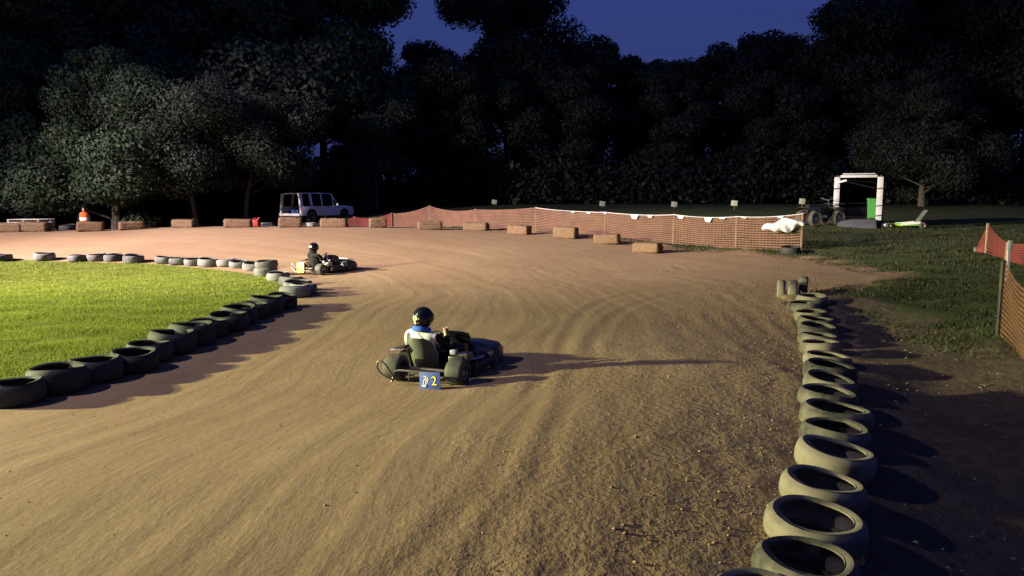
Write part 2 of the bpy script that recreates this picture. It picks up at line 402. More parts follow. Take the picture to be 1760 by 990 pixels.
def axis(segs):
    out = []
    for a, b, s in segs: out += list(np.arange(a, b, s))
    return np.array(out + [segs[-1][1]])
gx = axis([(-130, -50, 8), (-50, -20, 1.0), (-20, -7.5, .2), (-7.5, 5.6, .065), (5.6, 12, .2), (12, 40, .8), (40, 130, 6)])
gy = axis([(-12, 2.6, .8), (2.6, 11, .06), (11, 20, .1), (20, 36, .16), (36, 60, .6), (60, 240, 4)])
GX, GY = np.meshgrid(gx, gy); gxf, gyf = GX.ravel(), GY.ravel()
gz = ZZ(gxf, gyf)
near = (gxf > -50) & (gxf < 40) & (gyf < 60)
du = np.full(gxf.shape, 50.0); dv = np.zeros(gxf.shape); du[near], dv[near] = poly_dist(LINE, gxf[near], gyf[near])
do = np.full(gxf.shape, 50.0); do[near] = poly_dist(OUT, gxf[near], gyf[near])[0]
isl, iso = inside(LAWN, gxf, gyf), inside(OUT, gxf, gyf)
rut = np.zeros(gxf.shape); rz = np.zeros(gxf.shape)
for P in RUTS:
    d = np.full(gxf.shape, 9.0); d[near] = poly_dist(P, gxf[near], gyf[near], False)[0]
    rut = np.maximum(rut, np.exp(-(d / .11) ** 2)); rz += -.005 * np.exp(-(d / .10) ** 2) + .004 * np.exp(-((d - .19) / .07) ** 2)
def waves(x, y, k, lo, hi, seed):
    g = np.random.default_rng(seed); o = np.zeros(x.shape)
    for _ in range(k):
        f = g.uniform(lo, hi); a = g.uniform(0, 6.28); o += np.sin((x * math.cos(a) + y * math.sin(a)) * f * 6.28 + g.uniform(0, 6.28))
    return o / math.sqrt(k)
trk = iso & ~isl
warp = waves(gxf, gyf, 6, .05, .25, 3) * .25
ridge = np.zeros(gxf.shape); g = np.random.default_rng(5)
for _ in range(9):
    f = g.uniform(.8, 3.2); ridge += np.sin((du + warp * g.uniform(.3, 1.0)) * f * 6.28 + g.uniform(0, 6.28) + .25 * np.sin(dv * g.uniform(.2, .6))) / f ** .6
for u0, wd, ph in ((1.15, .05, .3), (1.75, .07, 2.0), (2.5, .05, 4.1), (3.2, .08, 1.2), (3.75, .05, 5.2), (4.35, .06, .9), (4.9, .05, 3.3), (5.45, .07, 2.6), (6.2, .06, 4.7), (6.9, .08, 1.9)):
    d = du + warp * .7 - (u0 + .16 * np.sin(.21 * dv + ph)); on_ = np.clip(np.sin(.33 * dv + ph * 2.1) + .35, 0, 1) * (gyf < 24)
    for off in (0, .62):
        q = d - off; rz += on_ * (-.0035 * np.exp(-(q / wd) ** 2) + .0025 * np.exp(-((q - 1.7 * wd) / (wd * .7)) ** 2)); rut = np.maximum(rut, .40 * on_ * np.exp(-(q / (wd * .9)) ** 2))
rough = np.clip(1.15 - do / 2.3, 0, 1) * (gyf < 22) + .09
rough = np.clip(rough + .35 * (waves(gxf, gyf, 8, .1, .5, 9) > .6) * (gxf > -.5), 0, 1)
wetness = np.clip(np.exp(-((np.hypot(gxf - 1.0, (gyf - 5.5) * .35) - .0) / .9) ** 2) * .55 + .25 * np.clip(waves(gxf, gyf, 7, .05, .3, 21) - .6, 0, 1) + rut * .2, 0, 1)
disp = np.where(trk, (.0007 * np.exp(-np.maximum(gyf - 9, 0) / 9) + .0004) * ridge + rz + rough * .006 * waves(gxf, gyf, 26, .9, 3.2, 13), np.where(isl, .01, .035) * waves(gxf, gyf, 20, .25, 1.2, 17) * (gyf < 45))
VV = np.stack([gxf, gyf, gz + disp], 1)
ny, nx = GX.shape
ii = (np.arange(ny - 1)[:, None] * nx + np.arange(nx - 1)[None]).ravel()
Q = np.stack([ii, ii + 1, ii + nx + 1, ii + nx], 1)
ctr = VV[Q].mean(1); fl = inside(LAWN, ctr[:, 0], ctr[:, 1]); fo = inside(OUT, ctr[:, 0], ctr[:, 1])
# how grassy the outer ground is: bare soil, its colour darkened for shade, in the hollow behind the right-hand tyres
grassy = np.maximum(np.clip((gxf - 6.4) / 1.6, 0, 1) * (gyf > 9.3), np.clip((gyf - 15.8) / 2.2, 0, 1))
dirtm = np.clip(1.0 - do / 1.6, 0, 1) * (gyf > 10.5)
def part_of(sel, name, mat, attrs):
    q = Q[sel]; ids, inv = np.unique(q, return_inverse=True)
    return np_mesh(name, VV[ids], inv.reshape(q.shape), mat, {k: v[ids] for k, v in attrs.items()})
tag(part_of(fo & ~fl, 'dirt_track', M['dirt'], dict(across=du + warp, along=dv, rough=rough, rut=rut, wet=wetness)), kind='structure')
tag(part_of(fl, 'lawn_soil', M['lawn_soil'], {}), kind='structure')
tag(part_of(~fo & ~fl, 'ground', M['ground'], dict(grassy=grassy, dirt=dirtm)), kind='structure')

# ------------------------------------------------------------------ grass and loose dirt (nobody could count them)
def blades(name, x, y, hgt, wid, mat, lean=.5):
    n = len(x); z = ZZ(x, y) - .01; a = rng.uniform(0, 6.28, n); h = hgt * rng.uniform(.45, 1.25, n); wd = wid * rng.uniform(.6, 1.3, n)
    la = rng.uniform(0, 6.28, n); ln = h * rng.uniform(.05, lean * 1.6, n)
    dx, dy = np.cos(a) * wd, np.sin(a) * wd
    p0 = np.stack([x - dx, y - dy, z], 1); p1 = np.stack([x + dx, y + dy, z], 1)
    p2 = np.stack([x + np.cos(la) * ln, y + np.sin(la) * ln, z + h], 1)
    V = np.stack([p0, p1, p2], 1).reshape(-1, 3); F = np.arange(3 * n).reshape(-1, 3)
    return np_mesh(name, V, F, mat, dict(tint=np.repeat(rng.uniform(0, 1, n), 3)), False)
def scatter(n, x0, x1, y0, y1, fn):
    x = rng.uniform(x0, x1, n); y = rng.uniform(y0, y1, n); k = fn(x, y); return x[k], y[k]
xs, ys = [], []
for n_, a, b, c, d in ((480000, -12, -4.6, 7.5, 16), (260000, -20, -4.6, 16, 26)):
    x, y = scatter(n_, a, b, c, d, lambda x, y: inside(LAWN, x, y) & (np.abs(x) < y * .72 + .8))
    dn = waves(x, y, 14, .25, 1.4, 31); ed = poly_dist(LAWN, x, y)[0]
    k = rng.uniform(0, 1, len(x)) < np.clip(.80 + .25 * dn, .5, 1) * np.clip(.25 + ed / .9, 0, 1) * np.where((x > -6.6) & (y > 15.0), np.clip(ed / 1.6, .12, 1), 1)
    xs.append(x[k]); ys.append(y[k])
xs, ys = np.concatenate(xs), np.concatenate(ys)
tag(blades('lawn_grass', xs, ys, np.maximum(.02, .048 + .02 * waves(xs, ys, 14, .3, 1.6, 8)), .0045 + .0004 * ys, M['lawn'], .8), kind='stuff')
xs, ys = [], []
for n_, a, b, c, d in ((260000, 3.4, 13, 9, 17), (230000, 3, 24, 17, 36), (30000, -26, 6, 33.5, 48)):
    x, y = scatter(n_, a, b, c, d, lambda x, y: ~inside(OUT, x, y) & (np.abs(x) < y * .72 + .5))
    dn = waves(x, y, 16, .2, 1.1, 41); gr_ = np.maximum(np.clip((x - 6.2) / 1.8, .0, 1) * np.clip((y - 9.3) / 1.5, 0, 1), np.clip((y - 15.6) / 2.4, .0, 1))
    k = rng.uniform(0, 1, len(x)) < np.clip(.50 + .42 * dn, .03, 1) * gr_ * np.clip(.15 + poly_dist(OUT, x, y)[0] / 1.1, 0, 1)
    xs.append(x[k]); ys.append(y[k])
xs, ys = np.concatenate(xs), np.concatenate(ys)
tag(blades('field_grass', xs, ys, np.maximum(.025, .065 + .03 * waves(xs, ys, 14, .2, 1.0, 8)), .0055 + .00045 * ys, M['field'], .9), kind='stuff')

def lumps(name, x, y, s, mat, flat=.6):
    base = np.array([(1, 0, 0), (-1, 0, 0), (0, 1, 0), (0, -1, 0), (0, 0, 1), (0, 0, -1)], float)
    fc = np.array([(0, 2, 4), (2, 1, 4), (1, 3, 4), (3, 0, 4), (2, 0, 5), (1, 2, 5), (3, 1, 5), (0, 3, 5)])
    n = len(x); a = rng.uniform(0, 6.28, n); sc = rng.uniform(.55, 1.3, (n, 6, 1))
    P = base[None] * sc * s[:, None, None]; P[:, :, 2] *= flat
    c, s_ = np.cos(a)[:, None], np.sin(a)[:, None]
    X = P[:, :, 0] * c - P[:, :, 1] * s_; Y = P[:, :, 0] * s_ + P[:, :, 1] * c
    zb = ZZ(x, y)[:, None] + s[:, None] * flat * .25
    V = np.stack([X + x[:, None], Y + y[:, None], P[:, :, 2] + zb], 2).reshape(-1, 3)
    F = (fc[None] + 6 * np.arange(n)[:, None, None]).reshape(-1, 3)
    return np_mesh(name, V, F, mat, {}, True)
x, y = scatter(90000, -6, 5, 3.2, 14, lambda x, y: inside(OUT, x, y) & ~inside(LAWN, x, y))
dd = poly_dist(OUT, x, y)[0]; k = rng.uniform(0, 1, len(x)) < np.clip(np.exp(-dd / .9) * .55, .006, 1)
x, y = x[k], y[k]
tag(lumps('dirt_clods', x, y, rng.uniform(.004, .011, len(x)) * (1 + 1.2 * (rng.uniform(0, 1, len(x)) > .95)), M['clod']), kind='stuff')
x, y = scatter(1100, 2.2, 9, 4.2, 13, lambda x, y: ~inside(OUT, x, y))
tag(lumps('leaf_litter', x, y, rng.uniform(.010, .030, len(x)), M['litter'], .3), kind='stuff')

# ------------------------------------------------------------------ trees
def tree_mesh(seed, H, spread, base, nl, leaf, trunk_r, lean=0.0):
    g = np.random.default_rng(seed); mb = MB(); ends = []
    pts = [Vector((0, 0, -.3))]; k = 7
    for i in range(1, k + 1):
        f = i / k; pts.append(Vector((lean * f * H * .1 + g.normal() * .12 * f * 2, g.normal() * .12 * f * 2, f * H * .86)))
    mb.tube(pts, [trunk_r * (1.25 if i == 0 else 1 - .85 * i / k) for i in range(k + 1)], 9)
    nb = 30
    for i in range(nb):
        f = base + (1 - base) * (i + g.uniform(0, 1)) / nb * .92
        j = min(int(f / .86 * k), k - 1); p = pts[j].lerp(pts[j + 1], min(1, f / .86 * k - j))
        a = i * 2.4 + g.uniform(-.5, .5); prof = math.sin(min(1, (f - base) / (1 - base) * .8 + .22) * math.pi) ** .7
        L = spread * prof * g.uniform(.42, 1.28); up = g.uniform(.05, .75)
        q = p + Vector((math.cos(a) * L, math.sin(a) * L, L * up))
        mid = p.lerp(q, .5) + Vector((0, 0, -.08 * L)); r0 = trunk_r * .32 * (1 - f * .6)
        mb.tube([p, mid, q], [r0, r0 * .6, r0 * .2], 5); ends += [(q, L * .38 + .45), (mid.lerp(q, .4), L * .30 + .4)]
        for _ in range(2):
            b2 = a + g.uniform(-.9, .9); q2 = mid + Vector((math.cos(b2) * L * .6, math.sin(b2) * L * .6, L * g.uniform(0, .45)))
            mb.tube([mid, q2], [r0 * .5, r0 * .15], 4); ends.append((q2, L * .30 + .4))
    ends.append((pts[-1] + Vector((0, 0, H * .08)), spread * .28))
    wts = np.array([r ** 2 for _, r in ends]); wts /= wts.sum(); ci = g.choice(len(ends), nl, p=wts)
    C = np.array([tuple(e_[0]) for e_ in ends])[ci]; RR = np.array([e_[1] for e_ in ends])[ci]
    dr = g.normal(size=(nl, 3)); dr /= np.linalg.norm(dr, axis=1, keepdims=True)
    P = C + dr * (RR * g.uniform(.25, 1.0, nl) ** .5)[:, None] * np.array([1.1, 1.1, .72])
    P[:, 2] = np.maximum(P[:, 2], base * H * .55 + g.uniform(0, .8, nl))
    nr = dr + g.normal(size=(nl, 3)) * .42; nr /= np.linalg.norm(nr, axis=1, keepdims=True)
    t1 = np.cross(nr, g.normal(size=(nl, 3))); t1 /= np.linalg.norm(t1, axis=1, keepdims=True) + 1e-6; t2 = np.cross(nr, t1)
    s = leaf * g.uniform(.5, 1.35, nl)[:, None]
    V = np.stack([P - t1 * s, P + t2 * s * .55, P + t1 * s, P - t2 * s * .55], 1).reshape(-1, 3)
    F = np.arange(4 * nl).reshape(-1, 4)
    cl = g.uniform(0, 1, len(ends))[ci]
    return mb, V, F, np.repeat(np.clip(cl * .6 + g.uniform(0, .4, nl), 0, 1), 4)
PROTO = []
for sd, H, sp, ba, nl, lf, tr, lean in ((1, 13, 4.6, .05, 90000, .125, .30, .3), (2, 11, 4.0, .24, 70000, .11, .20, 1.0), (3, 21, 6.6, .18, 80000, .195, .42, .2),
                                        (4, 22, 6.0, .22, 80000, .20, .40, -.3), (5, 16, 4.6, .2, 52000, .20, .30, .5), (6, 17.5, 5.4, .2, 56000, .20, .32, -.5)):
    mb, V, F, tn = tree_mesh(sd, H, sp, ba, nl, lf, tr, lean)
    tk = mb.build('trunk', M['bark']); cr = np_mesh('crown', V, F, M['leaf_a'], dict(tint=tn), False)
    PROTO.append((H, tk, cr, tk.data, cr.data))
LEAFMESH = {}
def tree(px, d, top, pi, leafm, label, group, rz=None, wide=1.0):
    """px: where it stands across the picture, d: metres away, top: height in metres"""
    p = on(px, d); H, tk, cr, tm, cm = PROTO[pi]
    r = empty('tree', p, random.uniform(0, 6.28) if rz is None else rz); s = top / H; r.scale = (s * wide, s * wide, s)
    tag(r, label, 'tree', group)
    t2 = bpy.data.objects.new('trunk', tm); col.objects.link(t2); t2.parent = r
    key = (pi, leafm)
    if key not in LEAFMESH:
        m2 = cm.copy(); m2.materials.clear(); m2.materials.append(M[leafm]); LEAFMESH[key] = m2
    c2 = bpy.data.objects.new('crown', LEAFMESH[key]); col.objects.link(c2); c2.parent = r
    return r
G1, G2 = 'lit trees at the edge of the wood on the left', 'dark trees of the wood behind the field'
for a in [
    (60, 47, 11.6, 0, 'leaf_b', 'dense floodlit tree at the far left, foliage down to the hay bales', G1),
    (205, 45, 11.0, 0, 'leaf_a', 'brightest floodlit tree, pale leafy lobes above the person in the orange vest', G1),
    (345, 46, 8.8, 1, 'leaf_c', 'slim floodlit tree with a bare trunk left of the white SUV', G1),
    (425, 48, 8.6, 1, 'leaf_c', 'small leaning grey-brown tree with a bare trunk just left of the white SUV', G1),
    (120, 58, 21, 2, 'leaf_b', 'tall dark tree rising behind the brightest floodlit tree', G1),
    (-60, 52, 20, 3, 'leaf_b', 'tall dim tree cut by the left edge of the picture', G1),
    (300, 59, 23, 3, 'leaf_c', 'tall grey-olive tree behind the slim trees with bare trunks', G1),
    (450, 61, 23, 2, 'leaf_c', 'tall dim tree directly above the back of the white SUV', G1),
    (565, 63, 22, 3, 'leaf_b', 'tall dark tree at the left end of the open sky', G1),
    (650, 60, 11, 4, 'leaf_c', 'lower tree with faint brown foliage right of the white SUV', G1),
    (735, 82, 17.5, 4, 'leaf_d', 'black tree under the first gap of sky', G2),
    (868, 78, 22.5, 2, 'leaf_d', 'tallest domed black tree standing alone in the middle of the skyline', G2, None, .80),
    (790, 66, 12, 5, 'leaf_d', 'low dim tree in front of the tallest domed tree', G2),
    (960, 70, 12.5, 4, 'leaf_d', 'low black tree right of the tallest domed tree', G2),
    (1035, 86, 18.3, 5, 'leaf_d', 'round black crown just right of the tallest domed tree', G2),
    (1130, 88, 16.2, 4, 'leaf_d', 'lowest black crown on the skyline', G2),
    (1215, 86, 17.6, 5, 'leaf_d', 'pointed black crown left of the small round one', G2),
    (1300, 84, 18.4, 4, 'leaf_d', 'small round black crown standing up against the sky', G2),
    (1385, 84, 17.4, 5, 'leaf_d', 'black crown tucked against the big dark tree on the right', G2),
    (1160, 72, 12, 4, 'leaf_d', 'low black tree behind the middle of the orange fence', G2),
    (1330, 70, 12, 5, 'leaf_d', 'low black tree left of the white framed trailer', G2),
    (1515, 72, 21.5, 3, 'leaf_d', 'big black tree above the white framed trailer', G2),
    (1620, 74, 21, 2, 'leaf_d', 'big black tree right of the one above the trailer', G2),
    (1575, 57, 10.0, 0, 'leaf_d', 'faint brownish round tree right behind the white framed trailer', G2),
    (1745, 70, 24, 3, 'leaf_d', 'tall black tree at the right edge of the picture', G2),
    (1850, 66, 24, 2, 'leaf_d', 'black tree half cut off by the right edge of the picture', G2)]:
    tree(*a)
for H, tk, cr, tm, cm in PROTO:
    bpy.data.objects.remove(tk); bpy.data.objects.remove(cr)
# undergrowth: one leafy mass along the foot of the wood
n = 150000; px = rng.uniform(-260, 2050, n); d = np.where(px < 640, rng.uniform(53, 68, n), np.where(rng.uniform(0, 1, n) < .45, rng.uniform(62, 68, n), rng.uniform(76, 96, n)))
x = (px - CX) / FPX * d; hh = np.where(d < 69, 3.6, 5.5) + 1.6 * waves(x, d, 12, .03, .15, 77)
z = ZZ(x, d) + hh * rng.uniform(0, 1, n) ** .8
t1 = rng.normal(size=(n, 3)); t1 /= np.linalg.norm(t1, axis=1, keepdims=True); t2 = np.cross(t1, rng.normal(size=(n, 3))); t2 /= np.linalg.norm(t2, axis=1, keepdims=True)
P = np.stack([x, d, z], 1); s = rng.uniform(.12, .32, n)[:, None]
V = np.stack([P - t1 * s, P + t2 * s * .6, P + t1 * s, P - t2 * s * .6], 1).reshape(-1, 3)
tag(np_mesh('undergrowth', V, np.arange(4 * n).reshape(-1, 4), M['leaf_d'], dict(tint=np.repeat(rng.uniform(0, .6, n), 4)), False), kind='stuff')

# ------------------------------------------------------------------ tyres
def tyre_mesh(name, mat, R_=.31, W=.22, seed=0):
    g = random.Random(seed); mb = MB(); rb = R_ * .70
    prof = [(rb, W * .04), (rb, W * .10), (rb + .012, W * .03), (rb + .05, 0), (R_ - .05, .004), (R_ - .016, .028), (R_ - .004, .062), (R_, W * .5), (R_ - .004, W - .062),
            (R_ - .016, W - .028), (R_ - .05, W - .004), (rb + .05, W), (rb + .012, W * .97), (rb, W * .90), (rb, W * .96),
            (rb + .004, W * .88), (rb + .05, W - .024), (R_ - .045, W - .034), (R_ - .022, W * .70), (R_ - .020, W * .3), (R_ - .045, .034), (rb + .05, .024), (rb + .004, W * .12)]
    mb.lathe(prof, 40, None, True)
    for v in mb.bm.verts:
        a = math.atan2(v.co.y, v.co.x); k = 1 + .018 * math.sin(2 * a + seed) + .008 * math.sin(5 * a + seed * 2)
        v.co.x *= k; v.co.y *= k; v.co.z += .010 * math.sin(2 * a + seed * 1.7) * (v.co.z / W)
    o = mb.build(name, mat, None, 60); me = o.data; bpy.data.objects.remove(o); return me
TM = {s: [tyre_mesh('tyre', M['tyre_' + s], .305 + .012 * (i % 3), .225 + .012 * ((i * 2) % 3), i * 1.3) for i in range(4)] for s in ('right', 'left', 'back')}
def tyre(p, side, i, label, group, tilt=None, lift=0.0, scale=1.0, tall=1.0):
    o = bpy.data.objects.new('tyre', TM[side][i % 4]); col.objects.link(o)
    nz = (normal(p.x, p.y) + Vector((0, 0, 1.2))).normalized()
    q = Vector((0, 0, 1)).rotation_difference(nz).to_matrix().to_4x4()
    m = Matrix.Translation(p + Vector((0, 0, lift - .012))) @ q
    if tilt is not None: m = m @ tilt
    o.matrix_world = m @ Matrix.Rotation(random.uniform(0, 6.28), 4, 'Z') @ Matrix.Scale(scale * random.uniform(.94, 1.05), 4) @ Matrix.Diagonal((1, 1, tall, 1))
    return tag(o, label, 'tyre', group)
def relax(P, dmin, it=60):
    P = [p.copy() for p in P]
    for _ in range(it):
        for i in range(len(P)):
            for j in range(i):
                d = (P[i] - P[j]).to_2d(); L = d.length
                if 1e-6 < L < dmin:
                    k = d * ((dmin - L) / L * .5); P[i].x += k.x; P[i].y += k.y; P[j].x -= k.x; P[j].y -= k.y
    for p in P: p.z = Z(p.x, p.y)
    return P
small = lambda a: Matrix.Rotation(R(a * random.uniform(-1, 1)), 4, 'X') @ Matrix.Rotation(R(a * random.uniform(-1, 1)), 4, 'Y')
# right-hand row
pts = [at(px, py, .21) for px, py in [(1318, 1003), (1378, 945), (1398, 885), (1412, 820), (1432, 766), (1434, 728), (1434, 697), (1424, 664), (1424, 645), (1425, 628),
                                      (1422, 604), (1412, 584), (1406, 570), (1404, 556), (1400, 543), (1394, 531), (1389, 520), (1394, 509)]]
pts = relax(pts, .60)
RIGHT_ROW = pts
for i, p in enumerate(pts):
    tyre(p, 'right', i, f'dusty flat-lying tyre in the row right of the track, {ORD[i]} from the near end', 'tyres in the row along the right of the track', small(4), 0, 1.0, random.uniform(.80, .95))
# three tyres stood on edge and half sunk at the far end of that row
for i, (px, py) in enumerate(((1343, 507), (1362, 508), (1381, 502))):
    p = at(px, py); a = Vector((p.x, p.y, 0)).normalized(); side = Vector((a.y, -a.x, 0))
    o = bpy.data.objects.new('tyre', TM['right'][i % 4]); col.objects.link(o)
    zax = side; yax = Vector((0, 0, 1)); xax = yax.cross(zax)
    m = Matrix((xax, yax, zax)).transposed().to_4x4(); m.translation = p + Vector((0, 0, .08)) - side * .1
    o.matrix_world = m @ Matrix.Scale(.78, 4)
    tag(o, f'clay-coated tyre on edge at the far end of the right-hand row, {["left", "middle", "right"][i]} of three', 'tyre', 'upright tyres at the end of the row')
# row along the near side of the lawn
pts = [at(px, py, .21) for px, py in [(-50, 680), (38, 655), (120, 633), (203, 621), (232, 601), (276, 588), (318, 573), (350, 560), (383, 549), (408, 538), (434, 527), (460, 518), (483, 511)]]
row = [pts[-1]]; k = len(pts) - 1; cur = pts[-1].copy()          # even spacing, each tyre touching the next
while k > 0 and len(row) < 17:
    q = pts[k - 1]; d = (q - cur).to_2d().length
    if d < .555: k -= 1; continue
    cur = cur + (q - cur) * (.555 / d); cur.z = Z(cur.x, cur.y); row.append(cur.copy())
row = row[::-1]
for p in row[1:-1]: p.x += random.uniform(-.05, .05)
for i, p in enumerate(row):
    tyre(p, 'left', i, f'black tyre lining the near side of the lawn, {ORD[i]} from the left picture edge' if i else
         'black tyre at the cut-off near end of the lawn row', 'tyres along the near side of the lawn', small(3), 0, 1.05, random.uniform(1.15, 1.32))
# tyres round the tip of the lawn
pts = relax([at(px, py, .21) for px, py in [(507, 494), (512, 484), (500, 476), (478, 468), (520, 489)]], .60)
for i, p in enumerate(pts):
    tyre(p, 'back', i + 1, ['pale grey tyre at the near end of the cluster on the tip of the lawn', 'black-mouthed tyre second in the cluster on the lawn tip', 'grey tyre in the middle of the cluster on the lawn tip',
         'grey tyre closing the far side of the cluster on the lawn tip', 'dark tyre on the track side of the cluster on the lawn tip'][i], 'tyres clustered at the tip of the lawn', small(6))
p = at(457, 474); tyre(p, 'back', 1, 'lower tyre of the stack of two behind the lawn tip', 'tyres clustered at the tip of the lawn')
tyre(p + Vector((.03, .02, 0)), 'back', 2, 'upper tyre of the stack of two behind the lawn tip', 'tyres clustered at the tip of the lawn', small(4), .225)
# back row
pts = relax([at(px, py, .21) for px, py in [(436, 452), (411, 448), (386, 446), (360, 446), (334, 444), (308, 443), (282, 441), (229, 440), (193, 437), (163, 437), (139, 438), (76, 436), (2, 437)]], .60)
for i, p in enumerate(pts):
    tyre(p, 'back', i + 2, f'grey tyre in the back row beyond the lawn, {ORD[i]} left of the stack' if i < 11 else
         ['', 'lone pale tyre apart from the back row, near the left edge', 'tyre of the back row cut off by the left edge'][i - 10], 'tyres in the back row beyond the lawn', small(5))
p = at(1358, 436); tyre(p, 'left', 0, 'dark tyre lying in the grass below the end of the orange fence', None and '', small(10), 0, 1.05)
p = at(98, 396.5); p.y += .8; p.z = Z(p.x, p.y); tyre(p, 'left', 3, 'dark tyre lying behind the hay bales left of the person in the vest', None, small(8), 0, 1.1)

# ------------------------------------------------------------------ hay bales
def bale_mesh(seed):
    g = random.Random(seed); t = bmesh.new(); bmesh.ops.create_cube(t, size=1.0)
    for v in t.verts: v.co = Vector((v.co.x * 1.02, v.co.y * .48, v.co.z * .42))
    bmesh.ops.bevel(t, geom=t.edges[:], offset=.085, segments=3, profile=.5, affect='EDGES')
    bmesh.ops.subdivide_edges(t, edges=[e_ for e_ in t.edges if e_.calc_length() > .2], cuts=6, use_grid_fill=True)
    for v in t.verts:
        x = v.co.x
        for tw in (-.26, .26): 
            d = math.exp(-((x - tw) / .05) ** 2); v.co.y *= 1 - .06 * d; v.co.z *= 1 - .05 * d
        v.co += Vector((g.gauss(0, .010), g.gauss(0, .010), g.gauss(0, .010))); v.co.z += .21
    for f in t.faces: f.smooth = True
    me = bpy.data.meshes.new('bale_body')
    for _ in range(420):                               # loose stalks sticking out of the faces
        f = g.choice(t.faces[:]); c = f.calc_center_median(); nrm = f.normal
        if not f.is_valid or c.z < .03: continue
        d = (Vector((g.gauss(0, 1), g.gauss(0, .6), g.gauss(0, .6))) + nrm * .9).normalized() * g.uniform(.03, .08)
        sd = d.cross(Vector((g.random(), g.random(), g.random()))).normalized() * .004
        a = c + Vector((g.gauss(0, .02), g.gauss(0, .02), g.gauss(0, .02))); 
        vs_ = [t.verts.new(a - sd), t.verts.new(a + sd), t.verts.new(a + d)]; t.faces.new(vs_)
    t.to_mesh(me); t.free(); me.materials.append(M['straw']); return me
BM = [bale_mesh(i) for i in range(4)]
TW = []
for tw in (-.26, .26):
    a = .229; mb = MB(); mb.tube([(tw, -a, .03), (tw, -a, .40), (tw, -a + .03, .415), (tw, a - .03, .415), (tw, a, .40), (tw, a, .03)], .007, 5)
    _tw = mb.build('twine', M['twine']); TW.append(_tw.data); bpy.data.objects.remove(_tw)
bl = [(10, 398), (54, 397.5), (150, 397), (221, 394), (313, 390), (406, 390), (496, 390), (572, 389.5), (648, 390), (738, 394), (818, 395), (893, 402), (973, 409), (1045, 419), (1115, 434)]
blab = ['hay bale cut off by the left edge of the picture', 'hay bale in front of the stack of pale pallets', 'darker hay bale in front of the person in the orange vest',
        'hay bale just right of the person in the orange vest', 'hay bale alone midway between the vest and the white SUV', 'hay bale beside the red fuel can, left of the white SUV',
        'hay bale below the open rear of the white SUV', 'hay bale below the front door of the white SUV', 'short pale hay bale at the left end of the orange fence', 'pale hay bale left of the first tall post of the fence gap',
        'dark hay bale against the net below the dip of the fence', 'dark hay bale under the left end of the white bunting', 'pale hay bale under the white bunting', 'dark hay bale next to last before the right end of the line', 'last hay bale at the right end of the line, nearest the camera']
bp = [at(q[0], q[1] + 1.5) for q in bl]
for i, p in enumerate(bp):
    a = bp[max(i - 1, 0)]; b = bp[min(i + 1, len(bp) - 1)]; t = (b - a); yaw = math.atan2(t.y, t.x) + random.uniform(-.28, .28)
    if i > 8: yaw += .25
    r = empty('hay_bale', p + Vector((0, .25, -.02)), yaw); r.location.z = Z(r.location.x, r.location.y) - .02
    sx = .72 if i == 8 else random.uniform(.90, 1.12); r.scale = (sx, 1, random.uniform(.82, 1.06)); r.rotation_euler.y = random.uniform(-.05, .05)
    tag(r, blab[i], 'hay bale', 'hay bales along the outside of the track')
    o = bpy.data.objects.new('straw_body', BM[i % 4]); col.objects.link(o); o.parent = r
    for tw in TW: o = bpy.data.objects.new('twine', tw); col.objects.link(o); o.parent = r

# ------------------------------------------------------------------ karts and drivers
def skin_body(name, joints, bones, mats, pick, parent, subdiv=2):
    """joints {name:(pos,(rx,ry))}; bones [(a,b)]; one continuous skinned mesh; pick(co)->material index"""
    me = bpy.data.meshes.new(name); ks = list(joints); ix = {k: i for i, k in enumerate(ks)}
    me.from_pydata([joints[k][0] for k in ks], [(ix[a], ix[b]) for a, b in bones], []); me.update()
    o = bpy.data.objects.new(name, me); col.objects.link(o)
    sk = o.modifiers.new('skin', 'SKIN'); sk.use_smooth_shade = True; sk.branch_smoothing = .3
    for i, k in enumerate(ks):
        r = joints[k][1]; d = me.skin_vertices[0].data[i]; d.radius = r if hasattr(r, '__len__') else (r, r); d.use_root = (i == 0)
    sb = o.modifiers.new('sub', 'SUBSURF'); sb.levels = sb.render_levels = subdiv
    bpy.context.view_layer.update()
    ev = o.evaluated_get(bpy.context.evaluated_depsgraph_get()); m2 = bpy.data.meshes.new_from_object(ev)
    bpy.data.objects.remove(o); m2.materials.clear()
    for m in mats: m2.materials.append(m)
    for p in m2.polygons: p.material_index = pick(p.center); p.use_smooth = True
    o = bpy.data.objects.new(name, m2); col.objects.link(o); o.parent = parent; return o

def wheel(parent, c, r, wd, side):
    """kart wheel on the x axis; side=+1: outer face towards +x"""
    m = Matrix.Translation(c) @ Matrix.Rotation(R(90) * side, 4, 'Y')
    hw = wd / 2; rr = r * .50
    h = MB(); h.tube([m @ Vector((0, 0, -hw * .7)), m @ Vector((0, 0, hw * .75))], .030, 10)
    w_ = h.build('wheel', M['steel'], parent)
    t = MB(); t.lathe([(rr, -hw * .8), (rr * 1.15, -hw), (r * .84, -hw), (r * .95, -hw * .86), (r, -hw * .55), (r * 1.005, 0), (r, hw * .55), (r * .95, hw * .86), (r * .84, hw), (rr * 1.15, hw), (rr, hw * .8)], 32, m)
    t.build('tyre', M['rubber'], w_)
    d = MB(); d.lathe([(rr, -hw * .8), (rr * 1.02, hw * .8), (rr * .9, hw * .72), (rr * .8, hw * .3), (.03, hw * .2)], 28, m)
    for k in range(3): d.lathe([(.001, hw * .42), (.012, hw * .42), (.012, hw * .2)], 8, m @ Matrix.Translation((math.cos(k * 2.1) * rr * .5, math.sin(k * 2.1) * rr * .5, 0)))
    d.build('rim', M['steel'], w_)
    return w_

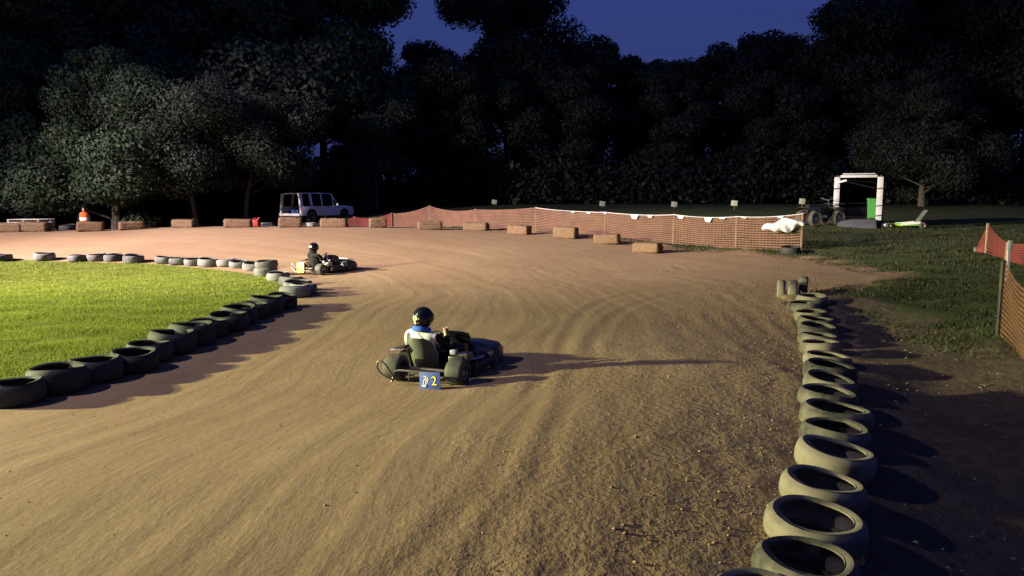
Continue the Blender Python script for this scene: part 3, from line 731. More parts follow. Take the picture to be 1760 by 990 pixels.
def text_mesh(s, size, mat, parent, name, m, ext=.002):
    c = bpy.data.curves.new(name, 'FONT'); c.body = s; c.size = size; c.extrude = ext; c.align_x = 'CENTER'; c.align_y = 'CENTER'
    o = bpy.data.objects.new(name, c); col.objects.link(o); bpy.context.view_layer.update()
    me = bpy.data.meshes.new_from_object(o.evaluated_get(bpy.context.evaluated_depsgraph_get())); bpy.data.objects.remove(o)
    me.materials.clear(); me.materials.append(mat); o = bpy.data.objects.new(name, me); col.objects.link(o); o.parent = parent; o.matrix_local = m; return o

def kart(loc, yaw, first):
    """local +y forward, +x right; returns the thing"""
    k = empty('go_kart', loc, yaw)
    f = MB()
    for x in (-.30, .30): f.tube([(x, -.62, .09), (x, .30, .07), (x * .85, .62, .08)], .017, 8)
    for y in (-.60, -.30, .1, .55): f.tube([(-.30, y, .08), (.30, y, .08)], .015, 8)
    f.tube([(-.40, .55, .12), (.40, .55, .12)], .016, 8)
    f.build('frame', M['frame'], k)
    MB().box((0, .18, .055), (.58, .86, .012)).build('floor_pan', M['frame'], k)
    MB().tube([(-.50, -.55, .155), (.50, -.55, .155)], .020, 10).build('rear_axle', M['frame'], k)
    for x, y, r, wd, s in ((-.42, -.55, .158, .225, -1), (.42, -.55, .158, .225, 1), (-.43, .50, .135, .14, -1), (.43, .50, .135, .14, 1)):
        wheel(k, Vector((x, y, r - .006)), r, wd, s)
    # rear bumper: a low loop behind the tyres with a bent hoop by the left wheel
    b = MB()
    b.tube([(-.30, -.58, .10), (-.31, -.80, .10), (-.28, -.83, .17), (-.20, -.84, .19), (.22, -.84, .19), (.30, -.83, .17), (.31, -.80, .10), (.30, -.58, .10)], .014, 8)
    b.tube([(-.31, -.80, .10), (-.33, -.82, .03)], .013, 8); b.tube([(-.08, -.84, .18), (-.08, -.84, .08)], .010, 6)
    b.tube([(-.31, -.81, .10), (-.40, -.83, .24), (-.45, -.83, .28), (-.51, -.83, .27), (-.525, -.83, .20), (-.49, -.83, .15), (-.42, -.83, .10), (-.32, -.82, .06)], .011, 8)
    b.build('rear_bumper', M['steel'] if not first else M['frame'], k)
    # seat shell: lofted bucket, tall rounded back
    sx = -.19; rings = []
    for z, y, hw, dp in ((.055, .02, .13, .02), (.05, -.16, .175, .05), (.10, -.30, .19, .10), (.22, -.365, .195, .14), (.34, -.405, .190, .12), (.43, -.43, .172, .09), (.485, -.45, .135, .055), (.505, -.457, .08, .03)):
        ring = []
        for j in range(9):
            t = -1 + 2 * j / 8; ring.append((sx + hw * t * (1 + .04 * (1 - t * t)), y + dp * abs(t) ** 2.4, z + (.05 if z < .09 else 0) * abs(t) ** 3))
        inner = [(sx + (p[0] - sx) * .93, p[1] + .018, p[2] + (.016 if z < .15 else .002)) for p in ring[::-1]]
        rings.append(ring + inner)
    MB().loft(rings).build('seat', M['seat' if first else 'black'], k, 50)
    # engine on the right: crankcase, finned head, filter, exhaust, guard
    e_ = MB(); e_.box((.28, -.20, .19), (.20, .24, .20), bevel=.02).build('engine', M['black'], k)
    en = k.children[-1]
    h = MB()
    for i in range(6): h.box((.345, -.20, .225 + i * .018), (.15, .17, .008))
    h.box((.345, -.20, .27), (.10, .12, .11)); h.build('cylinder_fins', M['steel'], en)
    MB().lathe([(.001, .06), (.055, .06), (.058, -.05), (.001, -.05)], 16, Matrix.Translation((.25, -.05, .35)) @ Matrix.Rotation(R(80), 4, 'Y')).build('air_filter', M['black'], en)
    MB().box((.24, -.27, .335), (.085, .08, .06), bevel=.015).build('fuel_tank', M['cloth_grey'], en)
    MB().tube([(.38, -.12, .22), (.42, .0, .21), (.42, .12, .20), (.41, .26, .19)], [.016, .018, .028, .024], 8).build('exhaust', M['steel'], en)
    # side pods
    pod = MB(); pod.loft([[(x, y, z) for x, z in ((-.52, .10), (-.53, .24), (-.50, .30), (-.38, .28), (-.34, .10))] for y in (-.30, .10, .34)]).build('side_pod', M['black'], k)
    pod = MB(); pod.loft([[(x, y, z) for x, z in ((.52, .08), (.53, .15), (.50, .19), (.42, .17), (.40, .08))] for y in (-.22, .10, .36)]).build('side_pod', M['black'], k)
    MB().loft([[(-.56, -.44, .335), (-.36, -.44, .36), (-.36, -.43, .40), (-.56, -.43, .35)], [(-.57, -.18, .32), (-.34, -.10, .38), (-.34, -.10, .42), (-.57, -.18, .34)]]).build('tyre_guard', M['helmet'], k)
    # nose bodywork: broad wedge over the front wheels, upright shroud behind it
    def ring(y, hw, zt, zb, cr):
        return [(-hw, y, zb), (-hw, y, zt - cr * 1.2), (-hw * .86, y, zt - cr * .35), (-hw * .45, y, zt), (hw * .45, y, zt), (hw * .86, y, zt - cr * .35), (hw, y, zt - cr * 1.2), (hw, y, zb)]
    nm = M['blue'] if first else M['black']
    nz = MB(); nz.loft([ring(.34, .33, .335, .14, .06), ring(.42, .46, .355, .15, .07), ring(.56, .50, .36, .12, .08), ring(.72, .50, .335, .08, .08), ring(.81, .47, .30, .06, .08), ring(.86, .40, .23, .06, .06)])
    nz.build('nose_fairing', nm, k, 40)
    sh = MB(); sh.loft([[(-.19, .34, .20), (.19, .34, .20), (.19, .38, .20), (-.19, .38, .20)], [(-.24, .30, .36), (.24, .30, .36), (.22, .36, .36), (-.22, .36, .36)], [(-.21, .25, .46), (.21, .25, .46), (.19, .30, .47), (-.19, .30, .47)], [(-.13, .22, .495), (.13, .22, .495), (.12, .25, .50), (-.12, .25, .50)]])
    sh.build('steering_shroud', M['helmet'], k, 50)
    if not first: MB().box((.1, .68, .36), (.5, .28, .02), Matrix.Rotation(R(-8), 3, 'X'), .008).build('nose_panel', M['white'], k)
    # steering
    mw = Matrix.Translation((sx + .02, .06, .40)) @ Matrix.Rotation(R(52), 4, 'X'); st = MB()
    st.tube([mw @ Vector((math.cos(a) * .155, math.sin(a) * .13, 0)) for a in np.linspace(0, 6.283, 25)], .014, 8, False)
    for a in (.5, 2.6, 4.7): st.tube([mw @ Vector((0, 0, 0)), mw @ Vector((math.cos(a) * .15, math.sin(a) * .125, 0))], .009, 6)
    st.build('steering_wheel', M['black'], k)
    MB().tube([mw @ Vector((0, 0, 0)), (sx + .06, .48, .13)], .012, 8).build('steering_column', M['steel'], k)
    # number plate on the rear bumper
    pc = Vector((.215, -.875, .10)); pr = Matrix.Rotation(R(-5), 3, 'Y') @ Matrix.Rotation(R(-6), 3, 'X')
    pl = MB()
    if first: pl.box(pc, (.27, .008, .215), pr, .003)
    else: pl.box(pc + Vector((-.28, 0, .10)), (.30, .008, .30), pr, .003)
    pl = pl.build('number_plate', M['plate_blue' if first else 'number_yellow'], k)
    base = Matrix.Translation(pc) @ pr.to_4x4() @ Matrix.Rotation(R(90), 4, 'X')
    if first:
        text_mesh('2', .175, M['black'], pl, 'digit_outline', base @ Matrix.Translation((.060, -.004, .0055)), .001)  # black print outlining the yellow digit
        text_mesh('2', .15, M['yellow'], pl, 'digit', base @ Matrix.Translation((.058, 0, .0085)), .0012)
        em = MB()
        for pts_, r_ in ((((-.10, -.045), (-.075, -.055), (-.045, -.05)), .017), (((-.085, -.03), (-.075, .01), (-.045, .04)), .009), (((-.06, -.03), (-.04, .02), (-.05, .055), (-.08, .06)), .007), (((-.04, -.03), (-.02, .015), (-.03, .05)), .007)):
            em.tube([base @ Vector((x, y, .002)) for x, y in pts_], r_, 6)
        em.build('emblem', M['white'], pl)
    else:
        b2 = base @ Matrix.Translation((-.28, .10, 0))
        MB().box(b2 @ Vector((0, .13, .004)), (.24, .006, .05), bevel=.002).build('pink_sticker', M['pink'], pl)
        MB().box(b2 @ Vector((0, -.03, .0055)), (.20, .004, .012)).build('dark_bar', M['black'], pl)
    return k

def driver(loc, yaw, first):
    p = empty('person', loc, yaw); sx = -.19
    J = dict(pelvis=((sx, -.16, .16), (.155, .115)), belly=((sx, -.22, .30), (.145, .105)), chest=((sx + .01, -.28, .45), (.195, .125)), neckbase=((sx, -.30, .585), (.105, .085)),
             neck=((sx, -.29, .63), (.058, .058)), head=((sx + .01, -.27, .74), (.078, .09)),
             shl=((sx - .185, -.28, .535), .078), ell=((sx - .30, -.10, .36), .050), wrl=((sx - .14, .05, .42), .034), hal=((sx - .125, .085, .45), (.028, .040)),
             shr=((sx + .185, -.29, .535), .078), elr=((sx + .27, -.13, .34), .050), wrr=((sx + .20, .0, .46), .034), har=((sx + .185, .03, .535), (.040, .046)),
             hpl=((sx - .09, -.08, .14), .088), knl=((sx - .14, .34, .30), .066), anl=((sx - .10, .66, .14), .042), tol=((sx - .10, .74, .22), (.036, .04)),
             hpr=((sx + .09, -.08, .14), .088), knr=((sx + .15, .34, .30), .066), anr=((sx + .14, .66, .14), .042), tor=((sx + .14, .74, .22), (.036, .04)))
    B = [('pelvis', 'belly'), ('belly', 'chest'), ('chest', 'neckbase'), ('neckbase', 'neck'), ('neck', 'head'), ('chest', 'shl'), ('shl', 'ell'), ('ell', 'wrl'), ('wrl', 'hal'),
         ('chest', 'shr'), ('shr', 'elr'), ('elr', 'wrr'), ('wrr', 'har'), ('pelvis', 'hpl'), ('hpl', 'knl'), ('knl', 'anl'), ('anl', 'tol'), ('pelvis', 'hpr'), ('hpr', 'knr'), ('knr', 'anr'), ('anr', 'tor')]
    for s, hx in (('l', -1), ('r', 1)):                       # four curled fingers and a thumb round the wheel rim
        c = Vector(J['ha' + s][0])
        for i in range(4):
            a = c + Vector((hx * .006, .020, .030 - .019 * i)); b = a + Vector((-hx * .012, .030, .004)); d = b + Vector((-hx * .030, .002, 0))
            J[f'f{s}{i}a'] = (tuple(a), .0105); J[f'f{s}{i}b'] = (tuple(b), .010); J[f'f{s}{i}c'] = (tuple(d), .0085)
            B += [('ha' + s, f'f{s}{i}a'), (f'f{s}{i}a', f'f{s}{i}b'), (f'f{s}{i}b', f'f{s}{i}c')]
        a = c + Vector((-hx * .030, -.008, .022)); b = a + Vector((-hx * .014, .018, .014))
        J['t' + s + 'a'] = (tuple(a), .012); J['t' + s + 'b'] = (tuple(b), .010); B += [('ha' + s, 't' + s + 'a'), ('t' + s + 'a', 't' + s + 'b')]
    hands = [Vector(J['hal'][0]), Vector(J['har'][0])]; elb = [Vector(J['ell'][0]), Vector(J['elr'][0])]
    def pick(c):
        for h_ in hands:
            if (c - h_).length < .075: return 2
        if c.z > .645 and abs(c.x - sx) < .12: return 2
        if c.y > -.02 and c.z < .40 and abs(c.x - sx) < .26 or c.z < .215: return 1
        if first and (c.x > sx + .215 or (c.y > -.10 and c.x > sx + .10)): return 1
        return 0
    skin_body('body', J, B, [M['jersey'] if first else M['black_cloth'], M['black_cloth'], M['skin']], pick, p)
    hc = Vector((sx + .01, -.272, .742)); hm = MB()
    def shape(q):
        q = q.copy()
        if q.z < -.06: q.x *= .93; q.z = max(q.z, -.118)
        if q.y > .05 and q.z < -.01: q.y *= 1.12
        return q
    hm.ball(hc, (.128, .150, .138), 28, 20, shape); hm.build('helmet', M['helmet'], p)
    he = p.children[-1]
    MB().loft([[(hc.x + .131 * math.sin(a) * 1.0, hc.y + .153 * math.cos(a), hc.z + z) for a in np.linspace(-1.25, 1.25, 12)] for z in (-.035, .045)], False).build('visor', M['glass'], he)
    def on_helmet(u, v, r=1.012):                              # u: angle from straight back, v: elevation
        return hc + Vector((math.sin(u) * math.cos(v) * .128, -math.cos(u) * math.cos(v) * .150, math.sin(v) * .138)) * r
    def decal(name, poly, mat):
        d_ = MB(); n_ = len(poly); cu = sum(a for a, b in poly) / n_; cv = sum(b for a, b in poly) / n_
        o_ = [on_helmet(a, b, 1.022) for a, b in poly]; i_ = [on_helmet(a, b, .99) for a, b in poly]
        c_ = on_helmet(cu, cv, 1.028)
        d_._mk(o_ + i_ + [c_], [(i, (i + 1) % n_, 2 * n_) for i in range(n_)] + [(i, (i + 1) % n_, n_ + (i + 1) % n_, n_ + i) for i in range(n_)]); return d_.build(name, mat, he)
    if first:
        decal('emblem', [(-.72, .40), (-.52, .24), (-.34, .22), (-.06, .18), (.0, -.02), (-.18, -.08), (-.30, -.24), (-.52, -.22), (-.62, .04)], M['lime'])
        decal('emblem_chin', [(-.55, -.28), (-.30, -.28), (-.20, -.42), (-.36, -.50), (-.50, -.42)], M['white'])
        decal('emblem_claw', [(.08, .14), (.20, .08), (.16, .0), (.08, .04)], M['jersey'])
        decal('emblem_mouth', [(-.08, -.26), (.08, -.32), (.12, -.42), (-.02, -.36)], M['pink'])
    else:
        decal('stripe', [(-.75, .34), (.0, .36), (.55, .34), (.55, .19), (.0, .20), (-.75, .19)], M['white'])
        decal('stripe', [(-.70, .10), (.0, .11), (.5, .10), (.5, .0), (.0, .01), (-.70, .0)], M['white'])
    cl = MB(); rings = []
    for (dz, rx, ry) in ((-.005, .118, .100), (.028, .125, .108), (.060, .112, .098), (.056, .096, .082), (.02, .098, .085)):
        rings.append([(sx + rx * math.cos(a), -.295 + ry * math.sin(a), .572 + dz - .02 * math.sin(a)) for a in np.linspace(0, 6.283, 25)[:-1]])
    cl.loft(rings, False).build('neck_collar', M['collar'] if first else M['black_cloth'], p)
    if first:
        MB().tube([(sx - .10, -.385, .575), (sx - .06, -.405, .54), (sx - .02, -.415, .50)], .006, 6).build('harness_strap', M['white'], p)
    return p

K1 = at_depth(767, 640, 9.55); K1.z = Z(K1.x, K1.y); Y1 = R(69) - R(90)
tag(kart(K1, Y1, True), 'dark blue racing kart with a blue number plate, nearest the camera', 'go-kart', 'karts racing on the track')
tag(driver(K1, Y1, True), 'driver in a black helmet, white jersey and blue collar on the near kart', 'person', 'kart drivers')
K2 = at(560, 468); Y2 = R(56) - R(90)
tag(kart(K2, Y2, False), 'black kart with a yellow number plate, farther away at the tip of the lawn', 'go-kart', 'karts racing on the track')
tag(driver(K2, Y2, False), 'driver in black with white stripes on the helmet, on the far kart', 'person', 'kart drivers')

# ------------------------------------------------------------------ marshal in the orange vest
P = on(153, 37.2)
m = empty('person', P, R(180) + .3)
J = dict(pelvis=((0, 0, .92), (.155, .11)), belly=((0, .01, 1.08), (.14, .10)), chest=((0, 0, 1.30), (.17, .115)), nb=((0, -.01, 1.45), (.08, .07)), neck=((0, 0, 1.50), .055), head=((0, .02, 1.62), (.078, .095)), top=((0, .01, 1.68), (.06, .07)),
         sl=((-.19, 0, 1.40), .065), el=((-.26, .02, 1.12), .048), wl=((-.22, .14, .92), .034), hl=((-.21, .19, .86), (.03, .04)), sr=((.19, 0, 1.40), .065), er=((.26, .02, 1.12), .048), wr=((.22, .14, .92), .034), hr=((.21, .19, .86), (.03, .04)),
         ll=((-.09, 0, .86), .09), kl=((-.10, .02, .48), .062), al=((-.10, -.01, .09), .045), tl=((-.11, .13, .04), (.04, .036)), lr=((.09, 0, .86), .09), kr=((.10, .02, .48), .062), ar=((.10, -.01, .09), .045), tr=((.11, .13, .04), (.04, .036)))
B = [('pelvis', 'belly'), ('belly', 'chest'), ('chest', 'nb'), ('nb', 'neck'), ('neck', 'head'), ('head', 'top'), ('chest', 'sl'), ('sl', 'el'), ('el', 'wl'), ('wl', 'hl'), ('chest', 'sr'), ('sr', 'er'), ('er', 'wr'), ('wr', 'hr'),
     ('pelvis', 'll'), ('ll', 'kl'), ('kl', 'al'), ('al', 'tl'), ('pelvis', 'lr'), ('lr', 'kr'), ('kr', 'ar'), ('ar', 'tr')]
for s, hx in (('l', -1), ('r', 1)):
    c = Vector(J['h' + s][0])
    for i in range(4):
        a = c + Vector((0, .03 - .018 * i, -.045)); b = a + Vector((-hx * .02, .01, -.035))
        J[f'f{s}{i}a'] = (tuple(a), .010); J[f'f{s}{i}b'] = (tuple(b), .009); B += [('h' + s, f'f{s}{i}a'), (f'f{s}{i}a', f'f{s}{i}b')]
    a = c + Vector((-hx * .02, .035, -.01)); J['t' + s + 'x'] = (tuple(a), .011); B += [('h' + s, 't' + s + 'x')]
skin_body('body', J, B, [M['black_cloth'], M['jeans'], M['skin']], lambda c: 2 if c.z > 1.475 or (c - Vector(J['hl'][0])).length < .09 or (c - Vector(J['hr'][0])).length < .09 else (1 if c.z < .93 else 0), m)
def torso(z0, z1, gx_, gy_, n_=20, k=4):
    rr = []
    for z in np.linspace(z0, z1, k):
        f = (z - .9) / .55; rx = .195 + .02 * f if z < 1.36 else .17; ry = .145 + .012 * f if z < 1.36 else .12
        rr.append([((rx + gx_) * math.cos(a), .0 + (ry + gx_) * math.sin(a), z) for a in np.linspace(0, 6.283, n_ + 1)[:-1]])
    return rr
MB().loft(torso(.86, 1.45, .0, 0, 20, 7), False).build('vest', M['vest'], m)
MB().loft(torso(1.05, 1.20, .006, 0, 20, 2), False).build('reflective_band', M['band'], m)
MB().ball((0, .005, 1.665), (.092, .11, .085), 18, 12, lambda q: Vector((q.x, q.y, max(q.z, -.02)))).build('hair', M['black_cloth'], m)
tag(m, 'person in an orange vest with a white band standing behind the hay bales', 'person')

# ------------------------------------------------------------------ white SUV, rear open
def suv(loc, yaw):
    s = empty('suv', loc, yaw)              # +y forward
    L, W = 4.9, 1.84; hw = W / 2
    def sec(y, zt, zb, inset=0.0):
        return [(-hw + inset, y, zb), (-hw - .0 + inset, y, zb + .25), (-hw + .01 + inset, y, zt - .08), (-hw + .06 + inset, y, zt), (hw - .06 - inset, y, zt), (hw - .01 - inset, y, zt - .08), (hw - inset, y, zb + .25), (hw - inset, y, zb)]
    bd = MB(); bd.loft([sec(-.55, 1.02, .42), sec(.55, 1.02, .42), sec(.95, 1.04, .42), sec(1.2, 1.06, .42), sec(2.0, 1.02, .42), sec(2.38, .96, .44, .05), sec(2.45, .80, .46, .08)])
    # sides beside the open cargo bay
    for sg in (-1, 1):
        x = sg * (hw - .03)
        bd.box((x, -1.45, .74), (.06, 1.80, .56), bevel=.01)
    bd.box((0, -1.45, .44), (W - .13, 1.80, .05))
    bd.build('body', M['suv'], s, 30)
    rf = MB(); rf.loft([[(-.74, y, z - .03), (-.72, y, z), (-.60, y, z + .035), (.60, y, z + .035), (.72, y, z), (.74, y, z - .03)] for y, z in ((-2.36, 1.80), (-1.4, 1.84), (-.2, 1.84), (.45, 1.80))]).build('roof', M['suv'], s, 40)
    for sg in (-1, 1):
        a, b = sg * (hw - .05), sg * .72
        for (y0, y1, wd) in ((-2.27, -2.27, .22), (-1.45, -1.45, .20), (-.50, -.50, .09), (.50, .50, .08)):
            pl = MB(); pl.loft([[(a - .02 * sg, y0 - wd / 2, 1.0), (a + .012 * sg, y0 - wd / 2, 1.0), (a + .012 * sg, y0 + wd / 2, 1.0), (a - .02 * sg, y0 + wd / 2, 1.0)],
                     [(b - .02 * sg, y1 - wd / 2, 1.80), (b + .02 * sg, y1 - wd / 2, 1.80), (b + .02 * sg, y1 + wd / 2, 1.80), (b - .02 * sg, y1 + wd / 2, 1.80)]]); pl.build('pillar', M['suv'], s)
        MB().tube([(a, .95, 1.05), (b, .42, 1.80)], .035, 6).build('pillar', M['suv'], s)
        MB().tube([(sg * .86, -2.36, .46), (sg * .84, -2.38, 1.02), (sg * .73, -2.375, 1.79)], .07, 8).build('pillar', M['suv'], s)
    MB().tube([(-.72, -2.38, 1.80), (.72, -2.38, 1.80)], .035, 6).build('tailgate_header', M['suv'], s)
    for sg in (-1, 1):
        a, b = sg * (hw - .055), sg * .715
        for (y0, y1) in ((-2.2, -1.55), (-1.35, -.56), (-.45, .45)):
            g = MB(); g._mk([(a, y0, 1.0), (a, y1, 1.0), (b, min(y1, .40), 1.79), (b, y0, 1.79), (a - .02 * sg, y0, 1.0), (a - .02 * sg, y1, 1.0), (b - .02 * sg, min(y1, .40), 1.79), (b - .02 * sg, y0, 1.79)],
                          [(0, 1, 2, 3), (7, 6, 5, 4), (0, 4, 5, 1), (1, 5, 6, 2), (2, 6, 7, 3), (3, 7, 4, 0)]); g.build('side_window', M['glass'], s)
    g = MB(); g._mk([(-.80, .94, 1.06), (.80, .94, 1.06), (.68, .46, 1.79), (-.68, .46, 1.79)], [(0, 1, 2, 3)]); g.build('windscreen', M['glass'], s)
    MB().box((0, -.85, .95), (1.5, .12, .95)).build('seat_row', M['dark'], s)
    MB().box((.0, -1.5, .475), (1.66, 1.60, .012)).build('cargo_floor', M['dark'], s)
    MB().box((0, -2.46, .50), (W - .06, .16, .17), bevel=.04).build('rear_bumper', M['suv'], s)
    MB().box((0, 2.48, .50), (W - .10, .14, .18), bevel=.04).build('front_bumper', M['black'], s)
    for sg in (-1, 1):
        MB().box((sg * .855, -2.41, .90), (.10, .05, .26), bevel=.01).build('tail_light', M['red'], s)
        MB().box((sg * .70, 2.47, .78), (.28, .04, .14), bevel=.01).build('headlight', M['glass'], s)
        MB().box((sg * 1.01, .72, 1.12), (.17, .10, .14), bevel=.03).build('wing_mirror', M['suv'], s)
        MB().box((sg * (hw + .006), -.95, .93), (.014, .16, .03)).build('door_handle', M['black'], s)
        MB().box((sg * (hw + .006), -.02, .93), (.014, .16, .03)).build('door_handle', M['black'], s)
        for y in (-1.50, 1.45):
            arch = MB(); arch.lathe([(.001, 0), (.44, 0), (.44, .012), (.001, .012)], 24, Matrix.Translation((sg * (hw + .004), y, .42)) @ Matrix.Rotation(R(90) * sg, 4, 'Y')).build('wheel_arch', M['dark'], s)
            mm = Matrix.Translation((sg * (hw - .07), y, .365)) @ Matrix.Rotation(R(90) * sg, 4, 'Y')
            hb = MB(); hb.lathe([(.001, .125), (.06, .125), (.07, .09)], 12, mm); wv = hb.build('wheel', M['steel'], s)
            MB().lathe([(.22, -.11), (.33, -.11), (.365, -.07), (.37, 0), (.365, .07), (.33, .11), (.22, .11)], 28, mm).build('tyre', M['rubber'], wv)
            MB().lathe([(.22, -.1), (.22, .10), (.19, .08), (.10, .06), (.02, .09)], 20, mm).build('rim', M['steel'], wv)
    return s
SP = on(551, 49.5)
tag(suv(SP, R(60) - R(90)), 'white SUV parked beyond the hay bales with its rear open', 'suv')
mx = Matrix.Translation(SP) @ Matrix.Rotation(R(60) - R(90), 4, 'Z')
o = MB().box((0, 0, .16), (.62, .44, .32), bevel=.04).build('storage_box', M['blue_tub']); o.matrix_world = mx @ Matrix.Translation((.1, -1.95, .481)); tag(o, 'blue storage box in the open back of the white SUV', 'box')
P = on(538, 46.2); mb = MB(); mb.lathe([(.001, 0), (.24, 0), (.30, .22), (.31, .235), (.29, .235), (.24, .03), (.001, .03)], 22)
o = mb.build('plastic_tub', M['white']); o.location = P; tag(o, 'round white plastic tub on the ground beside the SUV rear wheel', 'tub')
P = on(443, 35.2); mb = MB(); mb.box((0, 0, .2), (.34, .2, .4), bevel=.04); mb.tube([(-.10, 0, .39), (-.08, 0, .46), (.06, 0, .46), (.08, 0, .39)], .018, 6); mb.tube([(.10, 0, .39), (.2, 0, .50)], .022, 8)
o = mb.build('fuel_can', M['red']); o.location = P; tag(o, 'red plastic fuel can between two hay bales left of the SUV', 'fuel can')
P = on(462, 35.4); mb = MB(); mb.box((0, 0, .15), (.7, .4, .3), bevel=.03); mb.tube([(-.12, -.20, .2), (-.1, -.24, .22), (.1, -.24, .22), (.12, -.20, .2)], .012, 6)
o = mb.build('tool_case', M['black']); o.location = P; tag(o, 'low black tool case on the ground right of the red fuel can', 'tool case')
# pallets, far left
for i in range(4):
    P = on(62, 35.3); pr = empty('pallet', P + Vector((random.uniform(-.05, .05), random.uniform(-.05, .05), i * .152 + .22)), random.uniform(-.08, .08))
    mb = MB()
    for j in range(6): mb.box((0, -.5 + j * .2, .135), (1.55, .13, .02))
    for j in range(3): mb.box((0, -.5 + j * .5, .012), (1.55, .13, .022))
    mb.build('deck_boards', M['pallet'], pr)
    for x in (-.72, 0, .72): MB().box((x, 0, .074), (.09, 1.1, .10)).build('stringer', M['wood'], pr)
    tag(pr, 'pale wooden pallet ' + ['at the bottom of the stack at far left', 'second from the bottom of the stack at far left', 'second from the top of the stack at far left', 'on top of the stack at far left'][i], 'pallet', 'stacked pallets behind the hay bales')
P = on(62, 35.3); mb = MB()
for x in (-.6, 0, .6): mb.box((x, 0, .11), (.2, 1.0, .22), bevel=.01)
o = mb.build('timber_blocks', M['wood']); o.location = P; tag(o, 'three timber bearers under the stack of pale pallets', 'timber')

# ------------------------------------------------------------------ orange safety fences
def net_between(a, b, ha, hb, sag, rows, pitch, mat, parent, bulge=.0, foot=(0.03, 0.03)):
    L = (b - a).to_2d().length; ns = max(6, int(L / .35)); V = []; F = []
    nrm = Vector((-(b - a).y, (b - a).x, 0)).normalized()
    def pt(t, f):
        g_ = Z(a.x + (b.x - a.x) * t, a.y + (b.y - a.y) * t); q = a.lerp(b, t); h = ha + (hb - ha) * t - sag * 4 * t * (1 - t); f0 = foot[0] + (foot[1] - foot[0]) * t
        return Vector((q.x, q.y, g_ + f0 + (h - f0) * f)) + nrm * (bulge * math.sin(math.pi * t) * math.sin(math.pi * f) + .02 * math.sin(t * L * 2.3 + f * 4) * math.sin(math.pi * t))
    rw = .025
    for r_ in range(rows):
        f = r_ / (rows - 1); o = len(V)
        for i in range(ns + 1):
            p = pt(i / ns, f); V += [p + Vector((0, 0, -rw)), p + Vector((0, 0, rw))]
        F += [(o + 2 * i, o + 2 * i + 2, o + 2 * i + 3, o + 2 * i + 1) for i in range(ns)]
    nv = int(L / pitch); tx = (b - a).normalized() * .008
    for i in range(nv + 1):
        t = i / nv; o = len(V)
        for f in (0, .33, .67, 1): p = pt(t, f) + nrm * .003; V += [p - tx, p + tx]
        F += [(o + 2 * j, o + 2 * j + 1, o + 2 * j + 3, o + 2 * j + 2) for j in range(3)]
    return np_mesh('net', [tuple(v) for v in V], F, mat, {}, False)
def fence(name, label, posts, mat, rows=13, pitch=.11, post_mat='wood', sags=None):
    t = empty(name, posts[0][0]); tag(t, label, 'fence'); inv = Matrix.Translation(-posts[0][0])
    for i, (p, h) in enumerate(posts):
        mb = MB(); mb.box((p.x, p.y, p.z + (h + .04) / 2 - .1), (.055, .055, h + .24)); o = mb.build('post', M[post_mat], t); o.data.transform(inv)
    for i in range(len(posts) - 1):
        (a, ha), (b, hb) = posts[i], posts[i + 1]
        off = Vector((0, -.04, 0)); o = net_between(a + off, b + off, ha, hb, (sags or [.06] * 20)[i], rows, pitch, mat, t); o.parent = t; o.data.transform(inv)
    return t
fp = [(on(680, 38.5), .70), (on(740, 36.2), .95), (on(818, 34.0), .82), (on(920, 32.4), .96), (on(1038, 30.2), .92), (on(1155, 28.2), 1.06), (on(1262, 26.5), 1.10), (on(1374, 25.0), 1.22)]
fence('safety_fence', 'long orange mesh safety fence sagging between stakes behind the hay bales', fp, M['net'], 14, .12, 'wood', [.10, .16, .05, .12, .08, .10, .08])
fp2 = [(on(588, 41.5), .62), (on(612, 40.6), .72), (on(676, 38.7), .74)]
fence('safety_fence', 'low red mesh fence sagging in front of the white SUV', fp2, M['rednet'], 11, .11, 'wood', [.06, .16])
fp3 = [(on(1722, 11.2), 1.10), (on(1790, 9.6), 1.10), (on(1900, 8.4), 1.1)]
fence('safety_fence', 'orange mesh fence at the right edge of the picture, nearest the camera', fp3, M['net'], 15, .09, 'frame', [.16, .10])
fp4 = [(on(1672, 22.5), .10), (on(1690, 22.0), .84), (on(1726, 20.0), .45), (on(1775, 18.0), .66)]
fence('safety_fence', 'red mesh fence slumped to a peak beyond the right-hand orange fence', fp4, M['rednet'], 9, .10, 'wood', [.02, .10, .05])
P = on(1729, 15.8); mb = MB(); mb.box((0, 0, .38), (.05, .04, 1.0)); mb.box((0, -.028, .80), (.10, .012, .22), bevel=.002)
o = mb.build('wooden_stake', M['pallet']); o.location = P; tag(o, 'pale flat-topped stake standing by the right-hand orange fence', 'stake')
